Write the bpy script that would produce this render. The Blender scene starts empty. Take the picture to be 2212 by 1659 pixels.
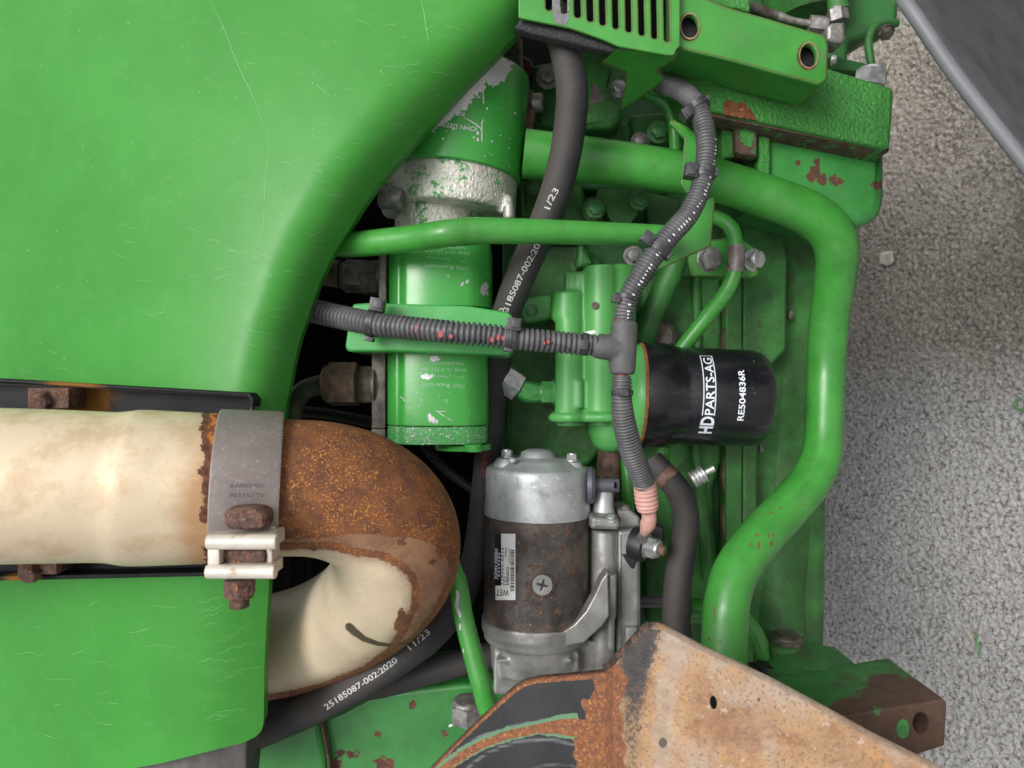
import bpy, bmesh, math, random
import numpy as np
from mathutils import Vector, Matrix, noise
from mathutils.bvhtree import BVHTree

random.seed(7)
rad = math.radians
scene = bpy.context.scene
col = scene.collection

# ------------------------------------------------------------------ camera
PITCH = rad(25.0)                       # the phone was held on its side, looking down at the engine
C = Vector((0.0, 0.0, 1.15))
F = Vector((0, math.cos(PITCH), -math.sin(PITCH)))     # viewing direction
R = Vector((0, -math.sin(PITCH), -math.cos(PITCH)))    # picture right = downwards in the world
U = Vector((1, 0, 0))                                  # picture up = along the tractor
TANH = 0.70
k = TANH / 1106.0
cam_d = bpy.data.cameras.new('camera')
cam_d.sensor_width = 36.0
cam_d.lens = 18.0 / TANH
cam_d.clip_start = 0.02
cam_d.clip_end = 3000
cam_d.dof.use_dof = True
cam_d.dof.focus_distance = 0.60
cam_d.dof.aperture_fstop = 12.0
cam = bpy.data.objects.new('camera', cam_d)
col.objects.link(cam)
B_ = -F
cam.matrix_world = Matrix(((R.x, U.x, B_.x, C.x), (R.y, U.y, B_.y, C.y), (R.z, U.z, B_.z, C.z), (0, 0, 0, 1)))
scene.camera = cam

# ------------------------------------------------------------------ overcast daylight
SUN_DIR = Vector((0.22, -0.50, 0.83)).normalized()     # towards the bright part of the cloud
world = bpy.data.worlds.new('World')
scene.world = world
world.use_nodes = True
wn = world.node_tree.nodes; wl = world.node_tree.links
bg = wn['Background']
sky = wn.new('ShaderNodeTexSky'); sky.sky_type = 'NISHITA'; sky.sun_disc = False
sky.sun_elevation = math.asin(SUN_DIR.z)
sky.sun_rotation = math.atan2(SUN_DIR.x, SUN_DIR.y)
sky.air_density = 1.0; sky.dust_density = 6.0; sky.ozone_density = 1.0
hs = wn.new('ShaderNodeHueSaturation'); hs.inputs['Saturation'].default_value = 0.12
wl.new(sky.outputs[0], hs.inputs['Color']); wl.new(hs.outputs[0], bg.inputs[0])
bg.inputs[1].default_value = 0.095
sun_d = bpy.data.lights.new('sun', 'SUN'); sun_d.energy = 1.5; sun_d.angle = rad(24); sun_d.color = (1.0, 0.97, 0.93)
sun = bpy.data.objects.new('sun', sun_d); col.objects.link(sun)
sun.rotation_euler = SUN_DIR.to_track_quat('Z', 'Y').to_euler()
scene.view_settings.view_transform = 'Standard'
scene.view_settings.look = 'None'
scene.view_settings.exposure = 0.52
scene.view_settings.gamma = 1.0

# ------------------------------------------------------------------ helpers: picture position + distance -> world point
def P(x, y, d):
    return C + F * d + R * ((x - 1106) * k * d) + U * (-(y - 829.5) * k * d)
def D(dx, dy, dd):                       # direction: picture right, picture down, away from the camera
    return R * dx - U * dy + F * dd
def px(p):                               # world point -> picture position
    v = p - C; d = v.dot(F)
    return (v.dot(R) / d / k + 1106, -v.dot(U) / d / k + 829.5, d)
def cr(x0, y0, w):
    s = w / 2212.0
    return lambda a, b: ((x0 + a * s) / 1.85172, (y0 + b * s) / 1.85172)
G1 = cr(1200, 0, 1000); G2 = cr(2000, 0, 1000); G3 = cr(2900, 0, 1196); G4 = cr(1200, 650, 1000); G5 = cr(1900, 650, 1000)
H1 = cr(2500, 500, 1000); H2 = cr(1100, 1200, 1000); H3 = cr(1900, 1200, 1000); H4 = cr(2400, 1200, 1000); H5 = cr(0, 1450, 1200)
H6 = cr(1000, 1600, 1000); H7 = cr(1800, 1700, 1000); H8 = cr(2500, 1750, 1000)
J1 = cr(0, 2172, 1200); J2 = cr(1000, 2322, 1000); J3 = cr(1700, 2322, 1000); J4 = cr(2500, 2322, 1000); J5 = cr(3096, 2322, 1000); J7 = cr(3000, 0, 500)
J8 = cr(1850, 1750, 500); G0 = cr(0, 0, 1400)

def interp(xs, ys, x):
    return float(np.interp(x, xs, ys))
def dist_poly(q, pts):
    """distance to a polyline and the signed side (positive = left of travel in picture axes)"""
    best = 1e9; side = 0
    for (ax, ay), (bx, by) in zip(pts[:-1], pts[1:]):
        vx, vy = bx - ax, by - ay
        L = vx * vx + vy * vy
        t = max(0, min(1, ((q[0] - ax) * vx + (q[1] - ay) * vy) / L))
        ex, ey = q[0] - ax - t * vx, q[1] - ay - t * vy
        dd = ex * ex + ey * ey
        if dd < best:
            best = dd; side = vx * ey - vy * ex
    return math.sqrt(best), (1 if side > 0 else -1)
def catmull(pts, per=8):
    out = []
    n = len(pts)
    P0 = [np.array(p, float) for p in pts]
    for i in range(n - 1):
        p1, p2 = P0[i], P0[i + 1]
        p0 = P0[i - 1] if i > 0 else 2 * p1 - p2
        p3 = P0[i + 2] if i + 2 < n else 2 * p2 - p1
        for j in range(per):
            t = j / per
            out.append(0.5 * ((2 * p1) + (-p0 + p2) * t + (2 * p0 - 5 * p1 + 4 * p2 - p3) * t * t + (-p0 + 3 * p1 - 3 * p2 + p3) * t ** 3))
    out.append(P0[-1])
    return out

WORLDMESH = {}
class MB:
    def __init__(s):
        s.v = []; s.f = []; s.attr = {}
    def add(s, v, f):
        o = len(s.v); s.v += [Vector(q) for q in v]; s.f += [tuple(i + o for i in t) for t in f]
        return o
    # -- swept tube; pts = (x, y, d, r_px); returns frames
    def tube(s, pts, n=28, per=8, caps=True, raw=False, flat=1.0):
        pp = pts if raw else catmull(pts, per)
        cs = [P(q[0], q[1], q[2]) for q in pp]; rs = [q[3] * k * q[2] for q in pp]
        return s.sweep(cs, rs, n, caps, flat)
    def sweep(s, cs, rs, n=28, caps=True, flat=1.0):
        m = len(cs); fr = []
        T = [(cs[min(i + 1, m - 1)] - cs[max(i - 1, 0)]).normalized() for i in range(m)]
        N = (-F - T[0] * (-F).dot(T[0]))
        if N.length < 1e-4: N = U.copy()
        N.normalize()
        for i in range(m):
            N = (N - T[i] * N.dot(T[i])).normalized(); Bn = T[i].cross(N)
            fr.append((cs[i], T[i], N.copy(), Bn, rs[i]))
        v = []; f = []
        for (c, t, nn, b, r) in fr:
            for j in range(n):
                a = 2 * math.pi * j / n
                v.append(c + nn * (math.cos(a) * r * flat) + b * (math.sin(a) * r))
        for i in range(m - 1):
            for j in range(n):
                f.append((i * n + j, i * n + (j + 1) % n, (i + 1) * n + (j + 1) % n, (i + 1) * n + j))
        if caps:
            f.append(tuple(range(n - 1, -1, -1))); f.append(tuple((m - 1) * n + j for j in range(n)))
        s.add(v, f)
        return fr
    def corr(s, pts, pitch, n=26, depth=0.13, sub=8, caps=True):
        pp = catmull(pts, 24)
        cs = [P(q[0], q[1], q[2]) for q in pp]; rs = [q[3] * k * q[2] for q in pp]
        L = [0]
        for a, b in zip(cs[:-1], cs[1:]): L.append(L[-1] + (b - a).length)
        tot = L[-1]; cnt = max(2, int(round(tot / pitch))); m = cnt * sub + 1
        c2 = []; r2 = []
        for i in range(m):
            q = tot * i / (m - 1)
            c2.append(Vector([interp(L, [c[a] for c in cs], q) for a in range(3)]))
            ph = (i % sub) / sub
            prof = 0.5 + 0.5 * math.tanh(3.2 * math.sin(2 * math.pi * ph) + 1.0)
            r2.append(interp(L, rs, q) * (1 - depth * (1 - prof)))
        return s.sweep(c2, r2, n, caps), cnt, sub
    # -- surface of revolution, profile = [(a, r)] metres along axis from A
    def lathe(s, A, ax, prof, n=48, caps=True, ref=None):
        ax = ax.normalized()
        N = (ref or -F); N = (N - ax * N.dot(ax))
        if N.length < 0.05: N = U - ax * U.dot(ax)
        N.normalize(); Bn = ax.cross(N)
        v = []; f = []
        for (a, r) in prof:
            for j in range(n):
                t = 2 * math.pi * j / n
                v.append(A + ax * a + N * (math.cos(t) * r) + Bn * (math.sin(t) * r))
        m = len(prof)
        for i in range(m - 1):
            for j in range(n):
                f.append((i * n + j, i * n + (j + 1) % n, (i + 1) * n + (j + 1) % n, (i + 1) * n + j))
        if caps:
            f.append(tuple(range(n - 1, -1, -1))); f.append(tuple((m - 1) * n + j for j in range(n)))
        s.add(v, f)
    def box(s, c, hx, hy, hz):           # centre and three half vectors
        v = [c + hx * a + hy * b + hz * e for a in (-1, 1) for b in (-1, 1) for e in (-1, 1)]
        f = [(0, 1, 3, 2), (4, 6, 7, 5), (0, 4, 5, 1), (2, 3, 7, 6), (0, 2, 6, 4), (1, 5, 7, 3)]
        s.add(v, f)
    def pbox(s, x0, y0, x1, y1, d0, d1):  # box whose front face covers the given picture rectangle
        a = P(x0, y0, d0); b = P(x1, y1, d0)
        c = (a + b) / 2 + F * (d1 - d0) / 2
        s.box(c, R * ((x1 - x0) * k * d0 / 2), U * ((y1 - y0) * k * d0 / 2), F * ((d1 - d0) / 2))
    def quadgrid(s, fn, nu, nv):
        v = [fn(i / nu, j / nv) for i in range(nu + 1) for j in range(nv + 1)]
        f = [(i * (nv + 1) + j, (i + 1) * (nv + 1) + j, (i + 1) * (nv + 1) + j + 1, i * (nv + 1) + j + 1) for i in range(nu) for j in range(nv)]
        return s.add(v, f)
    # -- flat plate cut from an outline, holes cut through, edges rounded
    def plate(s, out, d, th, holes=(), bev=0.0008, dfun=None, rnd=0):
        cu = bpy.data.curves.new('tmp', 'CURVE'); cu.dimensions = '2D'; cu.fill_mode = 'BOTH'
        cu.extrude = max(th / 2 - bev, 1e-5); cu.bevel_depth = bev; cu.bevel_resolution = 2; cu.offset = -bev
        if rnd: out = round_poly(out, rnd)
        for loop in [out] + list(holes):
            sp = cu.splines.new('POLY'); sp.points.add(len(loop) - 1); sp.use_cyclic_u = True
            for pnt, q in zip(sp.points, loop):
                pnt.co = ((q[0] - 1106) * k * d, -(q[1] - 829.5) * k * d, 0, 1)
        o = bpy.data.objects.new('tmp', cu); col.objects.link(o)
        dg = bpy.context.evaluated_depsgraph_get()
        me = bpy.data.meshes.new_from_object(o.evaluated_get(dg))
        v = []
        for q in me.vertices:
            x, y, z = q.co
            dl = d
            if dfun: dl = dfun(x / (k * d) + 1106, 829.5 - y / (k * d))
            v.append(C + R * (x * dl / d) + U * (y * dl / d) + F * (dl + th / 2 - z))
        f = [tuple(p.vertices) for p in me.polygons]
        s.add(v, f)
        bpy.data.objects.remove(o); bpy.data.curves.remove(cu); bpy.data.meshes.remove(me)
    def hexp(s, A, ax, r, h, washer=0, dome=0.0, n=6, rot=0.3):
        ax = ax.normalized()
        a0 = 0
        if washer:
            s.lathe(A, ax, [(0, washer), (h * 0.16, washer), (h * 0.2, washer * 0.95)], 28); a0 = h * 0.2
        N = (Vector((0.3, 0.5, 0.8)) - ax * ax.dot(Vector((0.3, 0.5, 0.8)))).normalized()
        N = Matrix.Rotation(rot, 3, ax) @ N
        s.lathe(A, ax, [(a0, r), (a0 + h * 0.8, r)], n, True, N)
        s.lathe(A, ax, [(a0 + h * 0.79, r * 0.86), (a0 + h * 0.93, r * 0.82), (a0 + h, r * 0.70), (a0 + h * (1 + dome), r * 0.3)], 18)

def round_poly(pts, r, seg=5):
    out = []; n = len(pts)
    for i in range(n):
        a = Vector(pts[i - 1][:2]); b = Vector(pts[i][:2]); c = Vector(pts[(i + 1) % n][:2])
        u = a - b; w = c - b
        rr = min(r, u.length * 0.45, w.length * 0.45)
        p0 = b + u.normalized() * rr; p1 = b + w.normalized() * rr
        for j in range(seg + 1):
            t = j / seg
            q = p0 * (1 - t) ** 2 + b * 2 * t * (1 - t) + p1 * t * t
            out.append((q.x, q.y))
    return out
def ell(cx, cy, rx, ry, n=28, rot=0):
    out = []
    for i in range(n):
        a = 2 * math.pi * i / n
        x, y = math.cos(a) * rx, math.sin(a) * ry
        out.append((cx + x * math.cos(rot) - y * math.sin(rot), cy + x * math.sin(rot) + y * math.cos(rot)))
    return out

def thing(name, label, cat, at, group=None):
    o = bpy.data.objects.new(name, None); col.objects.link(o)
    o.empty_display_size = 0.02
    o.location = at; o['label'] = label; o['category'] = cat
    if group: o['group'] = group
    return o
def build(mb, name, mat, parent=None, bevel=0, sharp=35, remesh=0, smooth=6, label=None, cat=None, kind=None, flatshade=False, decimate=0):
    base = Vector((0, 0, 0))
    pw = Vector((0, 0, 0))
    q = parent
    while q is not None:
        pw += q.location; q = q.parent
    if parent is not None:
        org = pw
    else:
        xs = [v for v in mb.v]
        org = sum(xs, Vector()) / len(xs)
        if kind == 'structure': org = Vector((0, 0, 0))
    me = bpy.data.meshes.new(name)
    me.from_pydata([v - org for v in mb.v], [], mb.f)
    if bevel or remesh:
        bm = bmesh.new(); bm.from_mesh(me)
        bmesh.ops.recalc_face_normals(bm, faces=bm.faces)
        if bevel:
            ed = [e for e in bm.edges if len(e.link_faces) == 2 and e.calc_face_angle(0) > rad(32)]
            bmesh.ops.bevel(bm, geom=ed, offset=bevel, segments=2, affect='EDGES', clamp_overlap=True, profile=0.6)
        bm.to_mesh(me); bm.free()
    elif not mb.attr:
        bm = bmesh.new(); bm.from_mesh(me)
        bmesh.ops.recalc_face_normals(bm, faces=bm.faces)
        bm.to_mesh(me); bm.free()
    if remesh:
        t = bpy.data.objects.new('tmp', me); col.objects.link(t)
        m1 = t.modifiers.new('r', 'REMESH'); m1.mode = 'VOXEL'; m1.voxel_size = remesh
        m2 = t.modifiers.new('s', 'SMOOTH'); m2.factor = 0.5; m2.iterations = smooth
        dg = bpy.context.evaluated_depsgraph_get()
        me2 = bpy.data.meshes.new_from_object(t.evaluated_get(dg)); me2.name = name
        bpy.data.objects.remove(t); me = me2
        sharp = 180
    for an, vals in mb.attr.items():
        a = me.attributes.new(an, 'FLOAT', 'POINT'); a.data.foreach_set('value', vals)
    me.materials.clear(); me.materials.append(mat)
    if not flatshade:
        for p in me.polygons: p.use_smooth = True
        if sharp < 180: me.set_sharp_from_angle(angle=rad(sharp))
    o = bpy.data.objects.new(name, me); col.objects.link(o)
    if parent is not None:
        o.parent = parent
    else:
        o.location = org
        if label: o['label'] = label
        if cat: o['category'] = cat
    if parent is not None and label: o['label'] = label
    if kind: o['kind'] = kind
    o['_w'] = 0
    del o['_w']
    WORLDMESH[o.name] = ([v.co + org for v in me.vertices], [tuple(p.vertices) for p in me.polygons])
    return o

_bvh = {}
def bvh(o):
    if o.name not in _bvh:
        v, f = WORLDMESH[o.name]
        _bvh[o.name] = BVHTree.FromPolygons(v, f)
    return _bvh[o.name]
def cast(objs, x, y):
    d = (P(x, y, 1.0) - C).normalized()
    best = None
    for o in objs:
        h = bvh(o).ray_cast(C, d)
        if h[0] is not None and (best is None or h[3] < best[3]): best = h
    if best is None: return None
    n = best[1]
    if n.dot(d) > 0: n = -n
    return best[0], n
def decal(mb, objs, polys, lift=0.0004):
    """polygons in picture positions laid on to the surface of objs"""
    for pl in polys:
        v = []
        for q in pl:
            h = cast(objs, q[0], q[1])
            if h is None: break
            v.append(h[0] + h[1] * lift)
        if len(v) == len(pl): mb.add(v, [tuple(range(len(v)))])
def strip(mb, objs, pts, w, lift=0.0004, taper=True):
    pts = [p for p in pts]
    n = len(pts)
    L = []; Rr = []
    for i in range(n):
        a = Vector(pts[max(i - 1, 0)]); b = Vector(pts[min(i + 1, n - 1)])
        t = (b - a).normalized(); nn = Vector((-t.y, t.x))
        ww = w * (0.35 + 0.65 * math.sin(math.pi * (i + 0.5) / n)) if taper else w
        L.append(Vector(pts[i]) + nn * ww / 2); Rr.append(Vector(pts[i]) - nn * ww / 2)
    decal(mb, objs, [[L[i], L[i + 1], Rr[i + 1], Rr[i]] for i in range(n - 1)], lift)
_txt = {}
def text_mesh(s, bold=0.0, spacing=1.0):
    key = (s, bold, spacing)
    if key in _txt: return _txt[key]
    cu = bpy.data.curves.new('tmp', 'FONT'); cu.body = s; cu.size = 1.0; cu.offset = bold; cu.space_character = spacing
    cu.resolution_u = 3
    o = bpy.data.objects.new('tmp', cu); col.objects.link(o)
    dg = bpy.context.evaluated_depsgraph_get()
    me = bpy.data.meshes.new_from_object(o.evaluated_get(dg))
    bm = bmesh.new(); bm.from_mesh(me); bmesh.ops.triangulate(bm, faces=bm.faces); bm.to_mesh(me); bm.free()
    v = [(q.co.x, q.co.y) for q in me.vertices]; f = [tuple(p.vertices) for p in me.polygons]
    x0 = min(a for a, b in v); x1 = max(a for a, b in v)
    v = [((a - x0) / (x1 - x0), b) for a, b in v]
    asp = x1 - x0
    bpy.data.objects.remove(o); bpy.data.curves.remove(cu); bpy.data.meshes.remove(me)
    _txt[key] = (v, f, asp)
    return _txt[key]
def text_px(mb, objs, s, p0, p1, h, lift=0.0004, bold=0.0, spacing=1.0, path=None):
    """lettering running from picture point p0 to p1 (baseline), cap height h; up = left of travel seen on screen"""
    v, f, asp = text_mesh(s, bold, spacing)
    pts = path or [p0, p1]
    L = [0]
    for a, b in zip(pts[:-1], pts[1:]): L.append(L[-1] + math.hypot(b[0] - a[0], b[1] - a[1]))
    ok = {}; vv = []
    for i, (a, b) in enumerate(v):
        q = a * L[-1]
        x = interp(L, [c[0] for c in pts], q); y = interp(L, [c[1] for c in pts], q)
        q2 = min(q + L[-1] * 0.02, L[-1]); q1 = q2 - L[-1] * 0.02
        tx = interp(L, [c[0] for c in pts], q2) - interp(L, [c[0] for c in pts], q1)
        ty = interp(L, [c[1] for c in pts], q2) - interp(L, [c[1] for c in pts], q1)
        l = math.hypot(tx, ty); tx /= l; ty /= l
        # screen y is down: up (left of travel) = (ty, -tx)
        hh = cast(objs, x + ty * b * h / 0.72, y - tx * b * h / 0.72)
        if hh is None: continue
        ok[i] = len(vv); vv.append(hh[0] + hh[1] * lift)
    ff = [tuple(ok[i] for i in t) for t in f if all(i in ok for i in t)]
    if ff: mb.add(vv, ff)
# ------------------------------------------------------------------ materials
def M(name, base, rough=0.45, metal=0.0, var=None, layers=(), bump=(), spec=0.5, coat=0.0, rvar=0.0):
    m = bpy.data.materials.new(name); m.use_nodes = True
    nt = m.node_tree; N = nt.nodes; L = nt.links
    bs = N['Principled BSDF']
    geo = N.new('ShaderNodeNewGeometry')
    def val(x):
        n = N.new('ShaderNodeValue'); n.outputs[0].default_value = x; return n.outputs[0]
    def math_(op, a, b=None, c=None, clamp=False):
        n = N.new('ShaderNodeMath'); n.operation = op; n.use_clamp = clamp
        for i, q in enumerate((a, b, c)):
            if q is None: continue
            if isinstance(q, (int, float)): n.inputs[i].default_value = q
            else: L.new(q, n.inputs[i])
        return n.outputs[0]
    def nz(scale, stretch=None, detail=4.0, rough_=0.6, off=0.0, kind='noise', dist=0.0):
        src = geo.outputs['Position']
        if stretch or off:
            mp = N.new('ShaderNodeMapping'); L.new(src, mp.inputs[0])
            mp.inputs['Scale'].default_value = stretch or (1, 1, 1); mp.inputs['Location'].default_value = (off, off * 1.7, off * 0.6)
            src = mp.outputs[0]
        if kind == 'noise':
            t = N.new('ShaderNodeTexNoise'); t.inputs['Scale'].default_value = scale; t.inputs['Detail'].default_value = detail
            t.inputs['Roughness'].default_value = rough_; t.inputs['Distortion'].default_value = dist
            L.new(src, t.inputs['Vector']); return t.outputs['Fac']
        t = N.new('ShaderNodeTexVoronoi'); t.inputs['Scale'].default_value = scale; L.new(src, t.inputs['Vector'])
        return t.outputs['Distance']
    def sstep(x, lo, hi):
        n = N.new('ShaderNodeMapRange'); n.interpolation_type = 'SMOOTHSTEP'
        L.new(x, n.inputs['Value']); n.inputs['From Min'].default_value = lo; n.inputs['From Max'].default_value = hi
        return n.outputs['Result']
    def mask(mk):
        t = mk[0]
        if t == 'noise':
            st = mk[4] if len(mk) > 4 else None; off = mk[5] if len(mk) > 5 else 0.0
            return sstep(nz(mk[1], st, 5.0, 0.65, off), mk[2], mk[3])
        if t == 'vor':
            return sstep(nz(mk[1], None, kind='vor'), mk[2], mk[3])
        if t == 'attr':
            a = N.new('ShaderNodeAttribute'); a.attribute_name = mk[1]
            x = a.outputs['Fac']
            if len(mk) > 4:
                x = math_('ADD', x, math_('MULTIPLY', math_('SUBTRACT', nz(mk[4], None, 6.0, 0.7), 0.5), mk[5]))
            return sstep(x, mk[2], mk[3])
        if t == 'spots':               # [(point, radius)], ragged edge
            res = None
            rg = math_('MULTIPLY', math_('SUBTRACT', nz(mk[2], None, 5.0, 0.7), 0.5), mk[3])
            for (c, r) in mk[1]:
                vm = N.new('ShaderNodeVectorMath'); vm.operation = 'DISTANCE'
                L.new(geo.outputs['Position'], vm.inputs[0]); vm.inputs[1].default_value = c
                q = math_('SUBTRACT', 1.0, math_('DIVIDE', vm.outputs['Value'], r))
                res = q if res is None else math_('MAXIMUM', res, q)
            x = math_('ADD', res, rg)
            return sstep(x, 0.0, mk[4] if len(mk) > 4 else 0.12)
        if t == 'edge':
            bv = N.new('ShaderNodeBevel'); bv.samples = 4; bv.inputs['Radius'].default_value = mk[1]
            vm = N.new('ShaderNodeVectorMath'); vm.operation = 'DOT_PRODUCT'
            L.new(bv.outputs[0], vm.inputs[0]); L.new(geo.outputs['Normal'], vm.inputs[1])
            x = math_('SUBTRACT', 1.0, vm.outputs['Value'])
            x = math_('ADD', x, math_('MULTIPLY', math_('SUBTRACT', nz(mk[4], None, 5.0, 0.7), 0.5), mk[5]))
            return sstep(x, mk[2], mk[3])
        if t == 'up':                  # dust that settles on faces turned to the sky
            sp = N.new('ShaderNodeSeparateXYZ'); L.new(geo.outputs['Normal'], sp.inputs[0])
            x = math_('ADD', sp.outputs['Z'], math_('MULTIPLY', math_('SUBTRACT', nz(mk[3], None, 5.0, 0.7), 0.5), mk[4]))
            return sstep(x, mk[1], mk[2])
        if t == 'mul': return math_('MULTIPLY', mask(mk[1]), mask(mk[2]))
        if t == 'max': return math_('MAXIMUM', mask(mk[1]), mask(mk[2]))
        if t == 'scale': return math_('MULTIPLY', mask(mk[1]), mk[2])
    def mixc(fac, a, b):
        n = N.new('ShaderNodeMix'); n.data_type = 'RGBA'; L.new(fac, n.inputs[0])
        for q, i in ((a, 6), (b, 7)):
            if isinstance(q, tuple): n.inputs[i].default_value = q if len(q) == 4 else (*q, 1)
            else: L.new(q, n.inputs[i])
        return n.outputs[2]
    def mixf(fac, a, b):
        n = N.new('ShaderNodeMix'); n.data_type = 'FLOAT'; L.new(fac, n.inputs[0])
        for q, i in ((a, 2), (b, 3)):
            if isinstance(q, (int, float)): n.inputs[i].default_value = q
            else: L.new(q, n.inputs[i])
        return n.outputs[0]
    colr = (*base, 1); rg = rough; mt = metal; height = None
    if var:
        f = nz(var[0], var[2] if len(var) > 2 else None, 5.0, 0.6)
        lo = tuple(max(0, c * (1 - var[1])) for c in base); hi = tuple(c * (1 + var[1]) for c in base)
        colr = mixc(sstep(f, 0.3, 0.7), lo, hi)
    if rvar:
        rg = math_('ADD', rough - rvar / 2, math_('MULTIPLY', nz(40, None, 6.0, 0.7, 3.1), rvar))
    for ly in layers:
        mk = mask(ly['m'])
        c = ly['c']
        if 'c2' in ly: c = mixc(sstep(nz(ly.get('s', 200), None, 5.0, 0.7, 1.3), 0.38, 0.62), ly['c'], ly['c2'])
        colr = mixc(mk, colr, c)
        if 'r' in ly: rg = mixf(mk, rg, ly['r'])
        if 'k' in ly: mt = mixf(mk, mt, ly['k'])
        if 'h' in ly:
            hh = math_('MULTIPLY', mk, ly['h']); height = hh if height is None else math_('ADD', height, hh)
    if isinstance(colr, tuple): bs.inputs['Base Color'].default_value = colr
    else: L.new(colr, bs.inputs['Base Color'])
    for sock, q in (('Roughness', rg), ('Metallic', mt)):
        if isinstance(q, (int, float)): bs.inputs[sock].default_value = q
        else: L.new(q, bs.inputs[sock])
    bs.inputs['Specular IOR Level'].default_value = spec
    bs.inputs['Coat Weight'].default_value = coat
    bs.inputs['Coat Roughness'].default_value = 0.15
    prev = None
    for b in bump:                     # (scale, strength, distance[, kind[, stretch]])
        bn = N.new('ShaderNodeBump'); bn.inputs['Strength'].default_value = b[1]; bn.inputs['Distance'].default_value = b[2]
        L.new(nz(b[0], b[4] if len(b) > 4 else None, 4.0, 0.6, 0.7, b[3] if len(b) > 3 and b[3] else 'noise'), bn.inputs['Height'])
        if prev is not None: L.new(prev, bn.inputs['Normal'])
        prev = bn.outputs[0]
    if height is not None:
        bn = N.new('ShaderNodeBump'); bn.inputs['Strength'].default_value = 0.8; bn.inputs['Distance'].default_value = 0.001
        L.new(height, bn.inputs['Height'])
        if prev is not None: L.new(prev, bn.inputs['Normal'])
        prev = bn.outputs[0]
    if prev is not None: L.new(prev, bs.inputs['Normal'])
    return m

GREEN = (0.048, 0.262, 0.039)
RUST = (0.15, 0.052, 0.022); RUST_D = (0.055, 0.024, 0.017); RUST_O = (0.50, 0.17, 0.025)
DIRT = (0.10, 0.085, 0.055)
m_hood = M('hood_paint', (0.047, 0.248, 0.037), 0.38, var=(9, 0.08), rvar=0.20, spec=0.25,
           layers=[{'m': ('scale', ('noise', 90, 0.50, 0.74, (1, 1, 0.10)), 0.20), 'c': (0.10, 0.31, 0.09), 'r': 0.5},
                   {'m': ('scale', ('noise', 11, 0.48, 0.70), 0.22), 'c': (0.07, 0.27, 0.06), 'r': 0.55},
                   {'m': ('scale', ('noise', 150, 0.58, 0.72, (1, 1, 0.5), 3.0), 0.2), 'c': (0.13, 0.32, 0.11), 'r': 0.6},
                   {'m': ('scale', ('noise', 420, 0.70, 0.76), 0.7), 'c': (0.35, 0.55, 0.33), 'r': 0.6}],
           bump=[(900, 0.04, 0.0004), (9, 0.05, 0.004)])
m_scratch = M('scratched_paint', (0.19, 0.44, 0.19), 0.4, layers=[{'m': ('noise', 300, 0.5, 0.62), 'c': (0.34, 0.56, 0.33)}])
m_pipe = M('green_pipe_paint', GREEN, 0.32, var=(25, 0.16), rvar=0.25,
           layers=[{'m': ('scale', ('noise', 30, 0.46, 0.68), 0.45), 'c': (0.085, 0.27, 0.07), 'r': 0.6},
                   {'m': ('scale', ('noise', 75, 0.55, 0.70, (1, 1, 1), 6.0), 0.5), 'c': (0.045, 0.16, 0.03), 'r': 0.55},
                   {'m': ('noise', 230, 0.70, 0.72), 'c': (0.09, 0.05, 0.025), 'r': 0.8},
                   {'m': ('scale', ('noise', 800, 0.655, 0.70), 0.6), 'c': (0.26, 0.40, 0.2), 'r': 0.8}],
           bump=[(500, 0.12, 0.0006), (40, 0.08, 0.003)])
m_dirty = M('dirty_green_paint', (0.034, 0.165, 0.030), 0.5, var=(18, 0.35), rvar=0.2,
            layers=[{'m': ('scale', ('noise', 24, 0.44, 0.64), 0.65), 'c': (0.030, 0.075, 0.022), 'r': 0.75},
                    {'m': ('scale', ('noise', 60, 0.56, 0.68, (1, 1, 1), 4.0), 0.6), 'c': (0.055, 0.05, 0.03), 'r': 0.85},
                    {'m': ('scale', ('noise', 500, 0.6, 0.7), 0.35), 'c': (0.12, 0.14, 0.07), 'r': 0.8},
                    {'m': ('noise', 90, 0.735, 0.755), 'c': RUST, 'c2': RUST_D, 'r': 0.85}],
            bump=[(200, 0.45, 0.0018), (900, 0.15, 0.0005)])
m_cast = M('cast_green_paint', (0.040, 0.225, 0.034), 0.42, var=(25, 0.18), rvar=0.15,
           layers=[{'m': ('scale', ('noise', 30, 0.5, 0.75), 0.4), 'c': (0.07, 0.14, 0.05), 'r': 0.7},
                   {'m': ('noise', 120, 0.74, 0.755), 'c': RUST, 'c2': RUST_D, 'r': 0.85}],
           bump=[(330, 0.8, 0.0035), (900, 0.12, 0.0005)])
def edged(name, base=GREEN, er=0.0025):
    return M(name, base, 0.4, var=(22, 0.15), rvar=0.15,
             layers=[{'m': ('scale', ('noise', 45, 0.5, 0.75), 0.35), 'c': (0.09, 0.2, 0.08), 'r': 0.6},
                     {'m': ('edge', er, 0.16, 0.24, 55, 0.75), 'c': RUST, 'c2': RUST_D, 's': 300, 'r': 0.85},
                     {'m': ('scale', ('noise', 700, 0.68, 0.72), 0.7), 'c': (0.35, 0.48, 0.28), 'r': 0.7}],
             bump=[(300, 0.1, 0.0006)])
m_edged = edged('green_paint_rusted_edges', (0.046, 0.258, 0.037))
m_house = M('pale_green_cast_paint', (0.075, 0.315, 0.075), 0.40, var=(14, 0.12), rvar=0.2,
            layers=[{'m': ('scale', ('noise', 20, 0.45, 0.75), 0.4), 'c': (0.12, 0.33, 0.13), 'r': 0.55},
                    {'m': ('noise', 140, 0.71, 0.73), 'c': (0.10, 0.06, 0.03), 'r': 0.85},
                    {'m': ('scale', ('noise', 800, 0.66, 0.71), 0.5), 'c': (0.05, 0.12, 0.04)}],
            bump=[(70, 0.12, 0.002), (700, 0.08, 0.0005)])
SIL = (0.55, 0.55, 0.57)
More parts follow.
